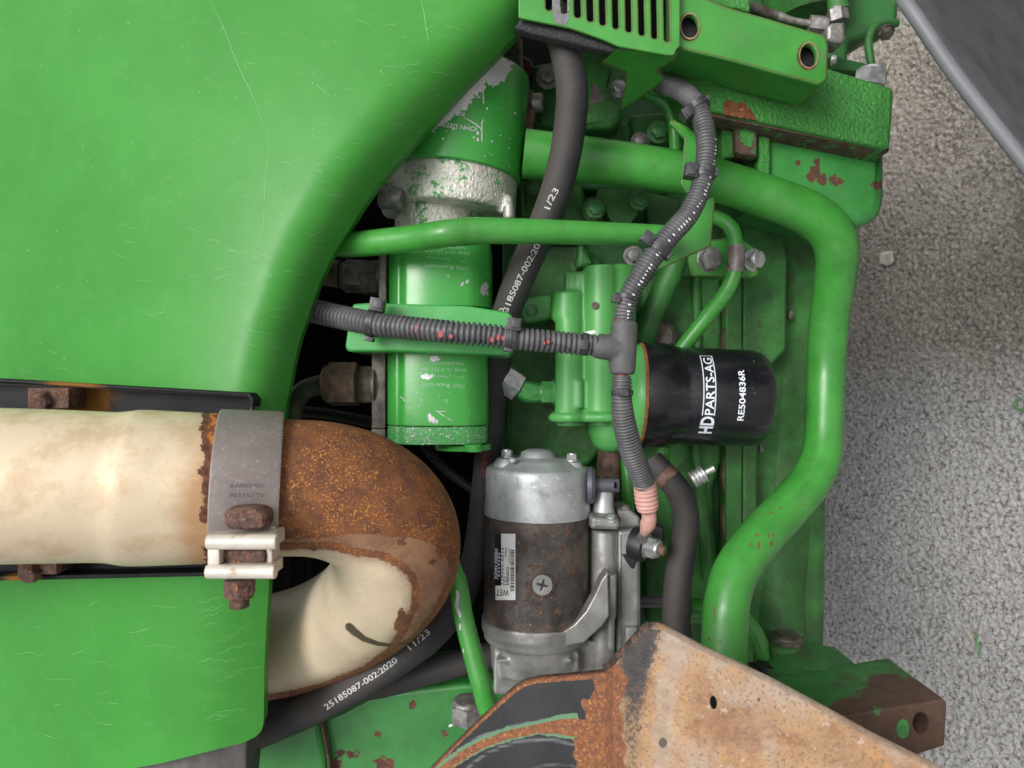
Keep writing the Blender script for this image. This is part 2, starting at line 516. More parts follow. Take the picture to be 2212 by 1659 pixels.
m_pump = M('pump_green_paint', (0.046, 0.30, 0.050), 0.26, var=(30, 0.08), rvar=0.12,
           layers=[{'m': ('noise', 230, 0.765, 0.775), 'c': SIL, 'r': 0.35, 'k': 0.7, 'h': -0.4},
                   {'m': ('noise', 90, 0.76, 0.77), 'c': (0.10, 0.06, 0.04), 'r': 0.7}],
           bump=[(420, 0.10, 0.0006), (60, 0.05, 0.002)])
m_pump_chip = M('chipped_pump_paint', (0.055, 0.32, 0.075), 0.32,
                layers=[{'m': ('noise', 480, 0.555, 0.59), 'c': (0.55, 0.57, 0.55), 'r': 0.45, 'k': 0.5, 'h': -0.6}],
                bump=[(380, 0.5, 0.0013)])
m_worn = M('worn_silver', (0.66, 0.655, 0.69), 0.45, 0.2, var=(70, 0.12), bump=[(500, 0.15, 0.0005)])
m_bare = M('bare_silver', (0.52, 0.51, 0.54), 0.45, 0.3, var=(80, 0.12), bump=[(500, 0.15, 0.0005)])
m_ring = M('bare_cast_iron', (0.66, 0.65, 0.59), 0.42, 0.55, var=(60, 0.15),
           layers=[{'m': ('mul', ('noise', 45, 0.52, 0.58), ('noise', 330, 0.46, 0.53)), 'c': (0.055, 0.30, 0.07), 'r': 0.4, 'k': 0.0}],
           bump=[(330, 0.9, 0.0022), (800, 0.3, 0.0008)])
m_darkiron = M('dirty_iron', (0.115, 0.10, 0.085), 0.55, 0.4, var=(90, 0.5), bump=[(300, 0.4, 0.001)],
               layers=[{'m': ('scale', ('noise', 120, 0.55, 0.7), 0.5), 'c': (0.14, 0.10, 0.07), 'r': 0.8, 'k': 0.0}])
m_brownnut = M('brown_oxidised_nut', (0.12, 0.082, 0.06), 0.5, 0.3, var=(120, 0.4), bump=[(400, 0.25, 0.0007)],
               layers=[{'m': ('noise', 160, 0.67, 0.69), 'c': (0.05, 0.2, 0.05), 'r': 0.5, 'k': 0.0}])
m_void = M('recess_shade_black', (0.006, 0.006, 0.006), 0.9, spec=0.05)  # shade of gaps, slots and holes put into a black colour
m_zinc = M('zinc_plate', (0.52, 0.53, 0.54), 0.38, 0.75, var=(150, 0.25), rvar=0.2,
           layers=[{'m': ('scale', ('noise', 200, 0.5, 0.72), 0.5), 'c': (0.25, 0.24, 0.2), 'r': 0.7, 'k': 0.2}], bump=[(500, 0.2, 0.0006)])
m_zincdark = M('dull_grey_bolt', (0.26, 0.25, 0.24), 0.5, 0.55, var=(150, 0.35), bump=[(500, 0.25, 0.0006)])
m_boltgreen = M('green_painted_bolt', (0.05, 0.23, 0.055), 0.4, var=(120, 0.2),
                layers=[{'m': ('edge', 0.0018, 0.12, 0.25, 300, 0.35), 'c': (0.32, 0.30, 0.26), 'r': 0.6, 'k': 0.4}], bump=[(400, 0.15, 0.0006)])
m_alucap = M('worn_aluminium', (0.52, 0.545, 0.56), 0.50, 0.55, var=(35, 0.15), rvar=0.25,
             layers=[{'m': ('scale', ('noise', 60, 0.48, 0.72), 0.8), 'c': (0.25, 0.27, 0.285), 'r': 0.6, 'k': 0.3},
                     {'m': ('scale', ('noise', 300, 0.62, 0.68, (1.0, 1, 0.3)), 0.8), 'c': (0.75, 0.75, 0.72), 'r': 0.35, 'k': 0.6},
                     {'m': ('noise', 420, 0.71, 0.73), 'c': (0.07, 0.07, 0.07), 'r': 0.8, 'k': 0.1}],
             bump=[(500, 0.25, 0.0007), (140, 0.15, 0.001)])
m_alucast = M('grey_cast_aluminium', (0.34, 0.34, 0.33), 0.46, 0.6, var=(40, 0.25), rvar=0.2,
              layers=[{'m': ('scale', ('noise', 45, 0.52, 0.72), 0.6), 'c': (0.13, 0.105, 0.085), 'r': 0.75, 'k': 0.1},
                      {'m': ('scale', ('noise', 700, 0.6, 0.68), 0.5), 'c': (0.6, 0.6, 0.6), 'r': 0.4, 'k': 0.7}],
              bump=[(450, 0.3, 0.0007)])
m_yoke = M('rusty_black_yoke', (0.06, 0.055, 0.053), 0.40, 0.2, var=(40, 0.4), rvar=0.2,
           layers=[{'m': ('scale', ('noise', 30, 0.42, 0.66), 0.8), 'c': (0.165, 0.122, 0.10), 'r': 0.55},
                   {'m': ('noise', 150, 0.585, 0.62), 'c': (0.20, 0.11, 0.06), 'c2': (0.10, 0.05, 0.035), 's': 500, 'r': 0.85, 'h': 0.4},
                   {'m': ('noise', 240, 0.65, 0.68), 'c': (0.36, 0.18, 0.08), 'r': 0.85},
                   {'m': ('scale', ('noise', 620, 0.635, 0.67), 0.8), 'c': (0.36, 0.30, 0.25), 'r': 0.5}],
           bump=[(350, 0.25, 0.0008), (900, 0.15, 0.0004)])
m_filter = M('black_filter_enamel', (0.010, 0.010, 0.013), 0.24, var=(20, 0.3), rvar=0.25,
             layers=[{'m': ('scale', ('noise', 70, 0.5, 0.8, (1, 1, 0.15)), 0.22), 'c': (0.09, 0.085, 0.08), 'r': 0.55},
                     {'m': ('scale', ('noise', 420, 0.67, 0.70, (1, 1, 0.55)), 0.7), 'c': (0.20, 0.18, 0.15), 'r': 0.8},
                     {'m': ('noise', 700, 0.745, 0.76), 'c': (0.45, 0.42, 0.36), 'r': 0.8}],
             bump=[(200, 0.05, 0.001)])
m_seal = M('brown_gasket', (0.22, 0.095, 0.03), 0.7, var=(200, 0.4))
m_gasket = M('dry_brown_gasket', (0.12, 0.075, 0.055), 0.8, var=(120, 0.5))
m_print = M('white_print', (0.66, 0.72, 0.80), 0.55)
m_hoseprint = M('white_stamped_print', (0.55, 0.55, 0.53), 0.7,
                layers=[{'m': ('noise', 1500, 0.56, 0.60), 'c': (0.06, 0.055, 0.055), 'r': 0.7}])
m_redprint = M('red_stamped_print', (0.35, 0.035, 0.03), 0.7, layers=[{'m': ('noise', 1500, 0.55, 0.60), 'c': (0.05, 0.03, 0.03)}])
m_label_w = M('white_label_paper', (0.86, 0.87, 0.85), 0.5, layers=[{'m': ('scale', ('noise', 300, 0.6, 0.72), 0.4), 'c': (0.4, 0.38, 0.34)}])
m_label_k = M('black_label_ink', (0.012, 0.012, 0.013), 0.45)
m_faint = M('faint_grey_print', (0.035, 0.035, 0.037), 0.7)
m_rubber = M('dusty_rubber_hose', (0.032, 0.032, 0.035), 0.6, var=(30, 0.25), spec=0.3,
             layers=[{'m': ('scale', ('up', -0.1, 0.9, 25, 0.9), 0.5), 'c': (0.085, 0.072, 0.062), 'r': 0.75},
                     {'m': ('scale', ('noise', 900, 0.60, 0.68), 0.35), 'c': (0.18, 0.17, 0.16), 'r': 0.8}],
             bump=[(1300, 0.22, 0.0005), (60, 0.08, 0.002)])
m_foam = M('black_foam_strip', (0.028, 0.029, 0.031), 0.8, bump=[(450, 0.8, 0.002)],
           layers=[{'m': ('scale', ('noise', 500, 0.52, 0.66), 0.6), 'c': (0.10, 0.10, 0.105)}])
m_conduit = M('grey_black_conduit', (0.085, 0.085, 0.092), 0.38, var=(50, 0.22), rvar=0.15,
              layers=[{'m': ('scale', ('noise', 40, 0.45, 0.75), 0.5), 'c': (0.17, 0.168, 0.172), 'r': 0.6},
                      {'m': ('scale', ('noise', 600, 0.62, 0.68), 0.5), 'c': (0.22, 0.21, 0.2), 'r': 0.7}],
              bump=[(700, 0.12, 0.0004)])
m_conduit_dk = M('black_conduit', (0.016, 0.016, 0.017), 0.5, bump=[(700, 0.12, 0.0004)])
m_clip = M('black_plastic_clip', (0.040, 0.040, 0.045), 0.42, var=(80, 0.25),
           layers=[{'m': ('scale', ('noise', 300, 0.55, 0.68), 0.4), 'c': (0.14, 0.14, 0.145), 'r': 0.6}], bump=[(500, 0.15, 0.0005)])
m_tee = M('matt_grey_rubber_tee', (0.088, 0.088, 0.092), 0.62, var=(120, 0.15),
          layers=[{'m': ('noise', 330, 0.69, 0.71), 'c': (0.3, 0.29, 0.27), 'r': 0.8}], bump=[(1200, 0.35, 0.0005)])
m_wire = M('red_wire', (0.36, 0.055, 0.055), 0.45)
m_tape = M('white_paint_flecks', (0.66, 0.67, 0.68), 0.6)
m_pink = M('faded_pink_boot', (0.56, 0.30, 0.265), 0.55, var=(90, 0.10),
           layers=[{'m': ('scale', ('noise', 250, 0.52, 0.70), 0.5), 'c': (0.62, 0.44, 0.38), 'r': 0.7}], bump=[(600, 0.15, 0.0006)])
m_plug = M('slate_grey_plastic', (0.085, 0.085, 0.11), 0.45)
m_black = M('black_rubber', (0.015, 0.015, 0.017), 0.5, var=(100, 0.4))
m_clampgrey = M('weathered_clamp_steel', (0.255, 0.222, 0.215), 0.52, 0.25, var=(25, 0.15), rvar=0.2,
                layers=[{'m': ('scale', ('noise', 300, 0.55, 0.68), 0.6), 'c': (0.40, 0.37, 0.36), 'r': 0.6},
                        {'m': ('scale', ('noise', 40, 0.58, 0.7), 0.5), 'c': (0.28, 0.19, 0.14), 'r': 0.7}],
                bump=[(700, 0.2, 0.0005)])
m_clamplug = M('cream_clamp_lug', (0.60, 0.56, 0.49), 0.45, 0.15, var=(60, 0.1),
               layers=[{'m': ('scale', ('noise', 70, 0.56, 0.68), 0.85), 'c': (0.32, 0.17, 0.08), 'c2': (0.45, 0.33, 0.22), 'r': 0.75},
                       {'m': ('edge', 0.003, 0.12, 0.3, 200, 0.3), 'c': (0.42, 0.27, 0.16), 'r': 0.7}],
               bump=[(600, 0.15, 0.0005)])
m_rustbolt = M('pitted_rusty_bolt', (0.115, 0.062, 0.048), 0.8, 0.1, var=(200, 0.45),
               layers=[{'m': ('noise', 330, 0.6, 0.68), 'c': RUST_O, 'r': 0.9}, {'m': ('scale', ('noise', 500, 0.6, 0.66, (1, 1, 1), 4.0), 0.6), 'c': (0.24, 0.20, 0.21)}],
               bump=[(320, 0.9, 0.0022), (900, 0.5, 0.0008)])
m_cream = M('cream_heat_paint', (0.70, 0.585, 0.42), 0.42, 0.15, var=(14, 0.10), rvar=0.15,
            layers=[{'m': ('scale', ('noise', 38, 0.45, 0.66), 0.65), 'c': (0.52, 0.37, 0.22), 'r': 0.55},
                    {'m': ('scale', ('noise', 330, 0.62, 0.72), 0.4), 'c': (0.36, 0.25, 0.15)},
                    {'m': ('attr', 'tan', 0.15, 0.9, 40, 0.6), 'c': (0.42, 0.245, 0.125), 'r': 0.6},
                    {'m': ('attr', 'rust', 0.46, 0.52, 130, 0.95), 'c': (0.165, 0.062, 0.028), 'c2': RUST_D, 's': 180, 'r': 0.85, 'h': -0.3},
                    {'m': ('mul', ('attr', 'rust', 0.72, 0.85, 110, 0.35), ('noise', 180, 0.46, 0.56)), 'c': RUST_O, 'r': 0.85}],
            bump=[(500, 0.10, 0.0005)])
m_elbow = M('rusted_elbow_paint', (0.63, 0.52, 0.37), 0.40, 0.15, var=(18, 0.10), rvar=0.12,
            layers=[{'m': ('scale', ('noise', 380, 0.66, 0.72), 0.6), 'c': (0.22, 0.15, 0.09)},
                    {'m': ('attr', 'tan', 0.15, 0.95, 40, 0.5), 'c': (0.29, 0.155, 0.085), 'c2': (0.20, 0.105, 0.062), 's': 70, 'r': 0.6},
                    {'m': ('attr', 'mark', 0.35, 0.6, 200, 0.25), 'c': (0.07, 0.055, 0.03), 'r': 0.7},
                    {'m': ('attr', 'rust', 0.42, 0.58, 170, 1.0), 'c': (0.20, 0.074, 0.028), 'c2': (0.115, 0.046, 0.025), 's': 75, 'r': 0.85, 'h': -0.3},
                    {'m': ('mul', ('attr', 'rust', 0.52, 0.62, 130, 0.9), ('mul', ('noise', 700, 0.53, 0.63), ('noise', 45, 0.34, 0.60))), 'c': (0.55, 0.235, 0.045), 'r': 0.85}],
            bump=[(520, 0.45, 0.0012), (1200, 0.3, 0.0005)])
m_channel = M('black_channel_paint', (0.008, 0.009, 0.012), 0.5, var=(30, 0.3), rvar=0.2, spec=0.15,
              layers=[{'m': ('spots', [(P(165, 862, 0.535), 0.030), (P(60, 1238, 0.535), 0.018)], 90, 0.9, 0.5), 'c': (0.22, 0.10, 0.02), 'r': 0.8},
                      {'m': ('scale', ('noise', 200, 0.58, 0.7, (1, 1, 0.2)), 0.5), 'c': (0.09, 0.075, 0.05), 'r': 0.7},
                      {'m': ('edge', 0.0015, 0.12, 0.2, 300, 0.3), 'c': (0.25, 0.22, 0.2), 'r': 0.7}])
m_guard = M('mudguard_plastic', (0.055, 0.057, 0.064), 0.6, var=(40, 0.2), bump=[(900, 0.3, 0.0006)], spec=0.3)
m_lip_lit = M('lit_lip_grey', (0.15, 0.155, 0.168), 0.5, var=(60, 0.1))  # lit copy of the mudguard plastic; light on the lip put into colour
m_ground = M('coarse_wet_concrete', (0.35, 0.31, 0.255), 0.45, var=(5, 0.22), rvar=0.25, spec=1.0,
             layers=[{'m': ('scale', ('noise', 9, 0.50, 0.64, (1, 1, 1), 3.0), 0.55), 'c': (0.20, 0.172, 0.135), 'r': 0.45},
                     {'m': ('attr', 'wet_sheen', 0.25, 0.75, 6, 0.8), 'c': (0.46, 0.455, 0.45), 'r': 0.12},  # smooth wet area; its pale tone paints in the sky sheen
                     {'m': ('scale', ('noise', 175, 0.50, 0.61), 0.75), 'c': (0.58, 0.56, 0.54), 'r': 0.2},
                     {'m': ('scale', ('noise', 155, 0.505, 0.62, (1, 1, 1), 2.2), 0.8), 'c': (0.085, 0.074, 0.058), 'r': 0.3},
                     {'m': ('noise', 260, 0.645, 0.68), 'c': (0.72, 0.70, 0.68), 'r': 0.3}],
             bump=[(260, 1.0, 0.007), (700, 0.7, 0.002)])
m_stone = M('loose_stone', (0.42, 0.38, 0.34), 0.8, var=(60, 0.3), bump=[(300, 0.4, 0.001)])
m_straw = M('dry_straw', (0.42, 0.36, 0.24), 0.8)
m_leaf = M('green_blade', (0.08, 0.22, 0.09), 0.6)
m_chalk = M('white_paint_mark', (0.72, 0.72, 0.70), 0.7)
m_rustplate = M('rusted_plate', (0.35, 0.215, 0.115), 0.75, 0.05, var=(16, 0.25), rvar=0.15,
                layers=[{'m': ('scale', ('noise', 13, 0.44, 0.58), 0.8), 'c': (0.40, 0.275, 0.19), 'c2': (0.36, 0.29, 0.235), 's': 50},
                        {'m': ('scale', ('noise', 20, 0.52, 0.62, (1, 1, 1), 5.0), 0.8), 'c': (0.24, 0.115, 0.06), 'c2': (0.34, 0.20, 0.11), 's': 70},
                        {'m': ('scale', ('noise', 28, 0.57, 0.66, (1, 1, 1), 9.0), 0.7), 'c': (0.46, 0.25, 0.07), 'c2': (0.40, 0.22, 0.11), 's': 90},
                        {'m': ('scale', ('noise', 420, 0.54, 0.62), 0.65), 'c': (0.15, 0.10, 0.07)},
                        {'m': ('scale', ('noise', 170, 0.62, 0.68), 0.6), 'c': (0.50, 0.42, 0.34)},
                        {'m': ('scale', ('attr', 'pale', 0.25, 0.75, 70, 0.7), 0.6), 'c': (0.42, 0.35, 0.29), 'c2': (0.30, 0.245, 0.20), 's': 110},
                        {'m': ('attr', 'black', 0.30, 0.78, 330, 1.2), 'c': (0.03, 0.029, 0.029), 'c2': (0.055, 0.045, 0.04), 's': 150, 'r': 0.6},
                        {'m': ('attr', 'rust', 0.42, 0.58, 160, 0.9), 'c': (0.24, 0.095, 0.045), 'c2': (0.14, 0.06, 0.038), 's': 200, 'r': 0.9},
                        {'m': ('mul', ('attr', 'rust', 0.42, 0.6, 160, 0.9), ('noise', 480, 0.56, 0.64)), 'c': (0.42, 0.18, 0.06)}],
                bump=[(260, 0.6, 0.0016), (700, 0.5, 0.0009)])
m_blackplate = M('scuffed_black_plate', (0.018, 0.019, 0.022), 0.42, 0.0, var=(30, 0.35), rvar=0.2,
                 layers=[{'m': ('scale', ('noise', 420, 0.66, 0.72), 0.6), 'c': (0.18, 0.16, 0.14)},
                         {'m': ('attr', 'scuff', 0.25, 0.75, 130, 0.5), 'c': (0.12, 0.13, 0.13), 'r': 0.6},
                         {'m': ('attr', 'green', 0.42, 0.52, 160, 1.0), 'c': (0.10, 0.21, 0.11), 'r': 0.6},
                         {'m': ('attr', 'rust', 0.45, 0.53, 190, 0.9), 'c': (0.25, 0.10, 0.04), 'c2': (0.14, 0.06, 0.035), 's': 300, 'r': 0.9},
                         {'m': ('mul', ('attr', 'rust', 0.45, 0.6, 190, 0.9), ('noise', 480, 0.56, 0.66)), 'c': (0.50, 0.22, 0.07)}],
                 bump=[(500, 0.2, 0.0006)])
m_bar = M('worn_green_bar', (0.045, 0.19, 0.05), 0.5, var=(20, 0.25),
          layers=[{'m': ('scale', ('noise', 30, 0.45, 0.65), 0.7), 'c': (0.055, 0.075, 0.035), 'r': 0.8},
                  {'m': ('spots', [(P(1995, 1540, 0.56), 0.05), (P(1920, 1500, 0.60), 0.022), (P(1850, 1535, 0.57), 0.02)], 55, 1.3, 0.2), 'c': (0.105, 0.058, 0.036), 'c2': (0.075, 0.045, 0.032), 's': 120, 'r': 0.85}],
          bump=[(250, 0.3, 0.001)])
m_darkgreen = M('shaded_green_paint', (0.024, 0.13, 0.028), 0.55, var=(18, 0.3),  # shaded copy of the green: dimness of deep parts put in colour
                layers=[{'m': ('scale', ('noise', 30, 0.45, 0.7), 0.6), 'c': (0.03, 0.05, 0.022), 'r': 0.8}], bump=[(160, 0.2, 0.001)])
def bolt(parent, x, y, d, r, mat, ax=(0, 0, -1), h=0.8, wash=1.35, name='bolt', dome=0.0, rot=0.3):
    mb = MB(); rr = r * k * d
    mb.hexp(P(x, y, d), D(*ax), rr, rr * h, rr * wash if wash else 0, dome, 6, rot)
    return build(mb, name, mat, parent, sharp=25)

# ------------------------------------------------------------------ the setting: the ground
def ground():
    xs = [-600, -60, -12, -4, -1.6] + list(np.linspace(-0.80, 0.80, 720)) + [1.6, 4, 12, 60, 600]
    ys = [-600, -60, -12, -3, -0.5] + list(np.linspace(0.45, 1.20, 340)) + [1.8, 3, 12, 60, 600]
    v = []
    for x in xs:
        for y in ys:
            z = 0.0
            if -0.80 <= x <= 0.80 and 0.45 <= y <= 1.20:
                p = Vector((x, y, 0))
                z = 0.006 * noise.noise(p * 140) + 0.004 * noise.noise(p * 260 + Vector((3, 1, 0))) + 0.004 * noise.noise(p * 14)
                pass
            v.append((x, y, z))
    ny = len(ys); f = []
    for i in range(len(xs) - 1):
        for j in range(ny - 1):
            f.append((i * ny + j, (i + 1) * ny + j, (i + 1) * ny + j + 1, i * ny + j + 1))
    mb = MB(); mb.add(v, f)
    wet_sheen = []
    for q in mb.v:
        x_, y_, d_ = px(q) if (q - C).dot(F) > 0.05 else (0, 0, 1)
        wet_sheen.append(max(0.0, min(1.0, (y_ - 620) / 350.0)) if abs(q.x) < 0.85 and 0.4 < q.y < 1.3 else 0.3)
    mb.attr = {'wet_sheen': wet_sheen}
    return build(mb, 'ground', m_ground, kind='structure', sharp=180)
g = ground()
def on_ground(x, y):
    d = (P(x, y, 1.0) - C)
    t = -C.z / d.z
    return C + d * t
for i, (x, y, r) in enumerate([(1918, 558, 0.014)]):
    mb = MB(); c = on_ground(x, y)
    mb.lathe(c - Vector((0, 0, r * 0.2)), Vector((0.1, 0, 1)), [(0, r * 0.6), (r * 0.35, r), (r * 0.8, r * 0.75), (r * 1.05, r * 0.2)], 9)
    for q in mb.v: q += Vector((noise.noise(q * 90), noise.noise(q * 90 + Vector((5, 0, 0))), 0)) * r * 0.5
    build(mb, 'pebble', m_stone, label='pale loose stone on the concrete right of the bent pipe', cat='stone')
def blade(name, pts, w, mat, label, cat):
    mb = MB(); pp = catmull([(*p, 0) for p in pts], 5)
    cs = [on_ground(q[0], q[1]) + Vector((0, 0, 0.008)) for q in pp]
    mb.sweep(cs, [w * (0.4 + 0.6 * math.sin(math.pi * (i + 1) / (len(cs) + 1))) for i in range(len(cs))], 6)
    build(mb, name, mat, label=label, cat=cat)
blade('grass_blade', [J5(1835, 470), J5(1820, 540), J5(1845, 590), J5(1850, 655)], 0.0022, m_leaf, 'short green blade lying on the concrete near the rusty bar', 'blade')
blade('straw', [J5(1690, 370), J5(1750, 470), J5(1815, 555)], 0.0016, m_straw, 'thin dry stalk on the concrete beside the green blade', 'straw')
blade('twig', [G3(1245, 445), G3(1210, 550)], 0.002, m_straw, 'pale dry twig on the concrete by the mudguard edge', 'twig')
mb = MB(); c = on_ground(2210, 873)
pp = [c + Vector((math.cos(a), math.sin(a), 0)) * 0.008 + Vector((0, 0, 0.006)) for a in np.linspace(0, 5.6, 22)]
mb.sweep(pp, [0.002] * 22, 6); build(mb, 'plastic_ring', m_leaf, label='small pale green ring on the concrete at the picture edge', cat='ring')

# ------------------------------------------------------------------ hood
edge_top = [(1520, -700), (1420, -330), (1260, -100), (1215, -42), (1178, 0), (1143.6, 44), (1075, 117), (1014, 178), (929, 271), (868, 339), (816.5, 400), (785, 446), (753, 497.5), (721, 546), (692, 607), (662.7, 693),
            (648, 732), (635.5, 785), (623, 851), (617, 880), (600, 1050), (584, 1200), (581.5, 1249), (575.7, 1349), (571, 1437), (570, 1545), (568, 1570), (562.5, 1583), (552, 1592)]
def hood_depth(x, y, D_):
    xm = interp([-700, 0, 500, 1000, 1700], [1200, 900, 720, 520, 480], y)
    b = 0.546 + 0.105 * max(0, (xm - x) / xm) ** 1.8
    b += 0.02 * ((y - 830) / 830.0) ** 2
    amp = interp([0, 700, 1000, 1250, 1700], [0.036, 0.034, 0.028, 0.018, 0.016], y)
    wid = interp([0, 700, 1000, 1250, 1700], [150, 135, 140, 230, 250], y)
    if D_ < wid: b += amp * (1 - D_ / wid) ** 2.3
    return b
th = thing('tractor_hood', 'large glossy green engine hood panel with fine scratches and a rolled dark edge', 'hood', P(300, 600, 0.62))
mb = MB()
NR, NC = 200, 120
ey = [q[1] for q in edge_top]; ex = [q[0] for q in edge_top]
bot = [(552, 1592), (527, 1604), (351.6, 1648), (293, 1659), (0, 1712), (-260, 1752), (-700, 1800)]
bx = [q[0] for q in bot][::-1]; by = [q[1] for q in bot][::-1]
edge_s = edge_top + bot[1:]
rows = []
for i in range(NR + 1):
    y0 = -700 + (1592 + 700) * (i / NR)
    xe = interp(ey, ex, y0)
    row = []
    for j in range(NC + 1):
        t = (j / NC)
        # dense near the edge
        tt = t ** 2.2
        x = xe - tt * (xe + 700)
        # bend the lower rows to follow the bottom edge
        yb = interp(bx, by, x) if x < 552 else 1592
        w = (y0 + 700) / 2292.0
        y = -700 + (yb + 700) * w
        Dd = dist_poly((x, y), edge_top)[0]
        row.append(P(x, y, hood_depth(x, y, Dd)))
    rows.append(row)
for i, row in enumerate(rows):
    # turned-in flange behind the edge
    e = row[0]; row.insert(0, e + F * 0.006 + R * -0.0015); row.insert(0, e + F * 0.022 + R * -0.004)
nc = NC + 3
mb.add([p for r_ in rows for p in r_], [(i * nc + j, (i + 1) * nc + j, (i + 1) * nc + j + 1, i * nc + j + 1) for i in range(NR) for j in range(nc - 1)])
last = rows[-1]
o0 = len(mb.v)
mb.add([p for p in last] + [p + F * 0.02 for p in last], [(j, j + 1, nc + j + 1, nc + j) for j in range(nc - 1)])
hood = build(mb, 'hood_panel', m_hood, th, sharp=55)
mb = MB()
strip(mb, [hood], catmull([G0(1325, 0), G0(1420, 190), G0(1500, 400), G0(1590, 590), G0(1670, 800)], 6), 0.9, 0.0003)
strip(mb, [hood], catmull([G0(1698, 805), G0(1702, 950), G0(1675, 1150), G0(1668, 1400), G0(1640, 1560)], 6), 0.6, 0.0003)
strip(mb, [hood], catmull([G1(1070, 0), G1(1095, 100), G1(1115, 240), G1(1140, 380)], 5), 1.3, 0.0003)
rnd = random.Random(3)
def wig(x, y, L, ang, w):
    pts = []; a = ang
    n = max(4, int(L / 8))
    for i in range(n):
        pts.append((x, y)); a = ang + rnd.uniform(-0.6, 0.6)
        x += math.cos(a) * L / n; y += math.sin(a) * L / n
    strip(mb, [hood], pts, w, 0.0003)
for i in range(95):
    yy = rnd.uniform(10, 800)
    xe = interp(ey, ex, yy)
    wig(xe - 20 - abs(rnd.gauss(0, 260)), yy, rnd.uniform(12, 60), rnd.gauss(0.12, 0.15), rnd.uniform(0.35, 0.75))
for i in range(16):
    yy = rnd.uniform(1280, 1560)
    wig(rnd.uniform(470, 550) - 45, yy, rnd.uniform(40, 90), -0.22 + rnd.gauss(0, 0.08), rnd.uniform(0.4, 0.8))
for i in range(14):
    yy = rnd.uniform(1290, 1600)
    wig(rnd.uniform(0, 400), yy, rnd.uniform(20, 100), -0.05 + rnd.gauss(0, 0.08), rnd.uniform(0.5, 1.0))
for i in range(70):
    x, y = rnd.uniform(0, 900), rnd.uniform(0, 800)
    if x < interp(ey, ex, y) - 30:
        r_ = rnd.uniform(0.6, 1.4); decal(mb, [hood], [ell(x, y, r_, r_ * rnd.uniform(0.7, 1.8), 7)], 0.0003)
build(mb, 'paint_scratches', m_scratch, th, kind='stuff')
# dark sill below the hood
mb = MB(); mb.plate([(300, 1650), (352, 1640), (528, 1600), (533, 1606), (533, 1720), (280, 1720)], 0.60, 0.03, bev=0.002)
m_sill = M('grey_rubber_sill', (0.075, 0.068, 0.068), 0.7, var=(60, 0.3), layers=[{'m': ('scale', ('noise', 60, 0.55, 0.7), 0.5), 'c': (0.16, 0.14, 0.13)}], bump=[(300, 0.3, 0.001)])
build(mb, 'rubber_sill', m_sill, label='dark grey rubber sill under the lower corner of the green hood', cat='sill')

# ------------------------------------------------------------------ black channel behind the exhaust
th = thing('exhaust_bracket', 'black painted channel bracket behind the cream exhaust pipe', 'bracket', P(250, 1050, 0.54))
mb = MB(); mb.plate([(-650, 795), (0, 826), (538, 853), (546, 866), (540, 1236), (445, 1240), (0, 1250), (-650, 1265)], 0.545, 0.004, bev=0.001)
build(mb, 'web', m_channel, th)
for pts in ([(-650, 787), (0, 818), (538, 849), (549, 862), (546, 880), (540, 880), (541, 866), (534, 856), (0, 826), (-650, 795)],
            [(-650, 1260), (0, 1245), (445, 1236), (445, 1245), (0, 1255), (-650, 1270)]):
    mb = MB(); mb.plate(pts, 0.528, 0.016, bev=0.0008); build(mb, 'flange', m_channel, th)
def nut(x0, y0, x1, y1):
    mb = MB(); mb.pbox(x0, y0, x1, y1, 0.520, 0.540)
    c = P((x0 + x1) / 2 - 8, (y0 + y1) / 2 + 4, 0.522)
    mb.hexp(c, D(0, 0.3, -1), 0.0075, 0.008, 0.0)
    build(mb, 'bolt', m_rustbolt, th, bevel=0.0012)
nut(60, 838, 148, 882); nut(38, 1214, 122, 1241)

# ------------------------------------------------------------------ exhaust
th = thing('exhaust_pipe', 'fat cream exhaust pipe ending in a heavily rusted return elbow', 'exhaust pipe', P(300, 1050, 0.50))
prof = [(-650, 1040, 172), (-160, 1046, 167), (0, 1048, 166.5), (120, 1049, 164), (200, 1050, 161.5), (240, 1051, 161), (262, 1051.5, 163), (285, 1052, 166), (310, 1052, 166.5), (350, 1052.5, 165), (420, 1053, 162), (520, 1053.5, 159), (592, 1054, 157)]
def pd(x): return 0.5537 / (1 - 0.3 * (x - 1106) * k)      # the stack leans back as it drops
pp = catmull([(a, b, pd(a), c) for a, b, c in prof], 10)
mb = MB(); NSEG = 96
mb.tube(pp, NSEG, raw=True)
rust = []; tan = []
for q in mb.v:
    x, y, d = px(q)
    w = 12 * noise.noise(Vector((y * 0.02, d * 40, 1.0))) + 7 * noise.noise(Vector((y * 0.07, d * 90, 4.0)))
    xb = 438 + w + (16 if 1130 < y < 1180 else 0)
    rust.append(max(0, min(1, 0.5 + (x - xb) / 60.0)))
    tan.append(max(0, min(1, (x - 330 - 2 * w) / 110.0)) * (0.5 + 0.5 * max(0, min(1, (y - 950) / 120))))
mb.attr = {'rust': rust, 'tan': tan}
build(mb, 'upper_pipe', m_cream, th, sharp=60)
epts = [(560, 1052, 0.502, 147), (610, 1052, 0.506, 146), (690, 1055, 0.511, 145), (760, 1072, 0.516, 144.5), (820, 1107, 0.523, 142), (854, 1160, 0.533, 139), (852, 1225, 0.553, 132), (815, 1285, 0.598, 122), (760, 1330, 0.635, 115),
        (680, 1370, 0.664, 110), (580, 1397, 0.676, 108), (440, 1420, 0.69, 106)]
mb = MB(); mb.tube(epts, 128, per=22)
line = [(540, 1186), (599, 1186), (711, 1186), (760, 1198), (821, 1206), (857, 1225), (882, 1245), (891, 1269), (891, 1303), (865, 1359), (840, 1398), (784, 1440), (686, 1479), (570, 1504), (400, 1530)]
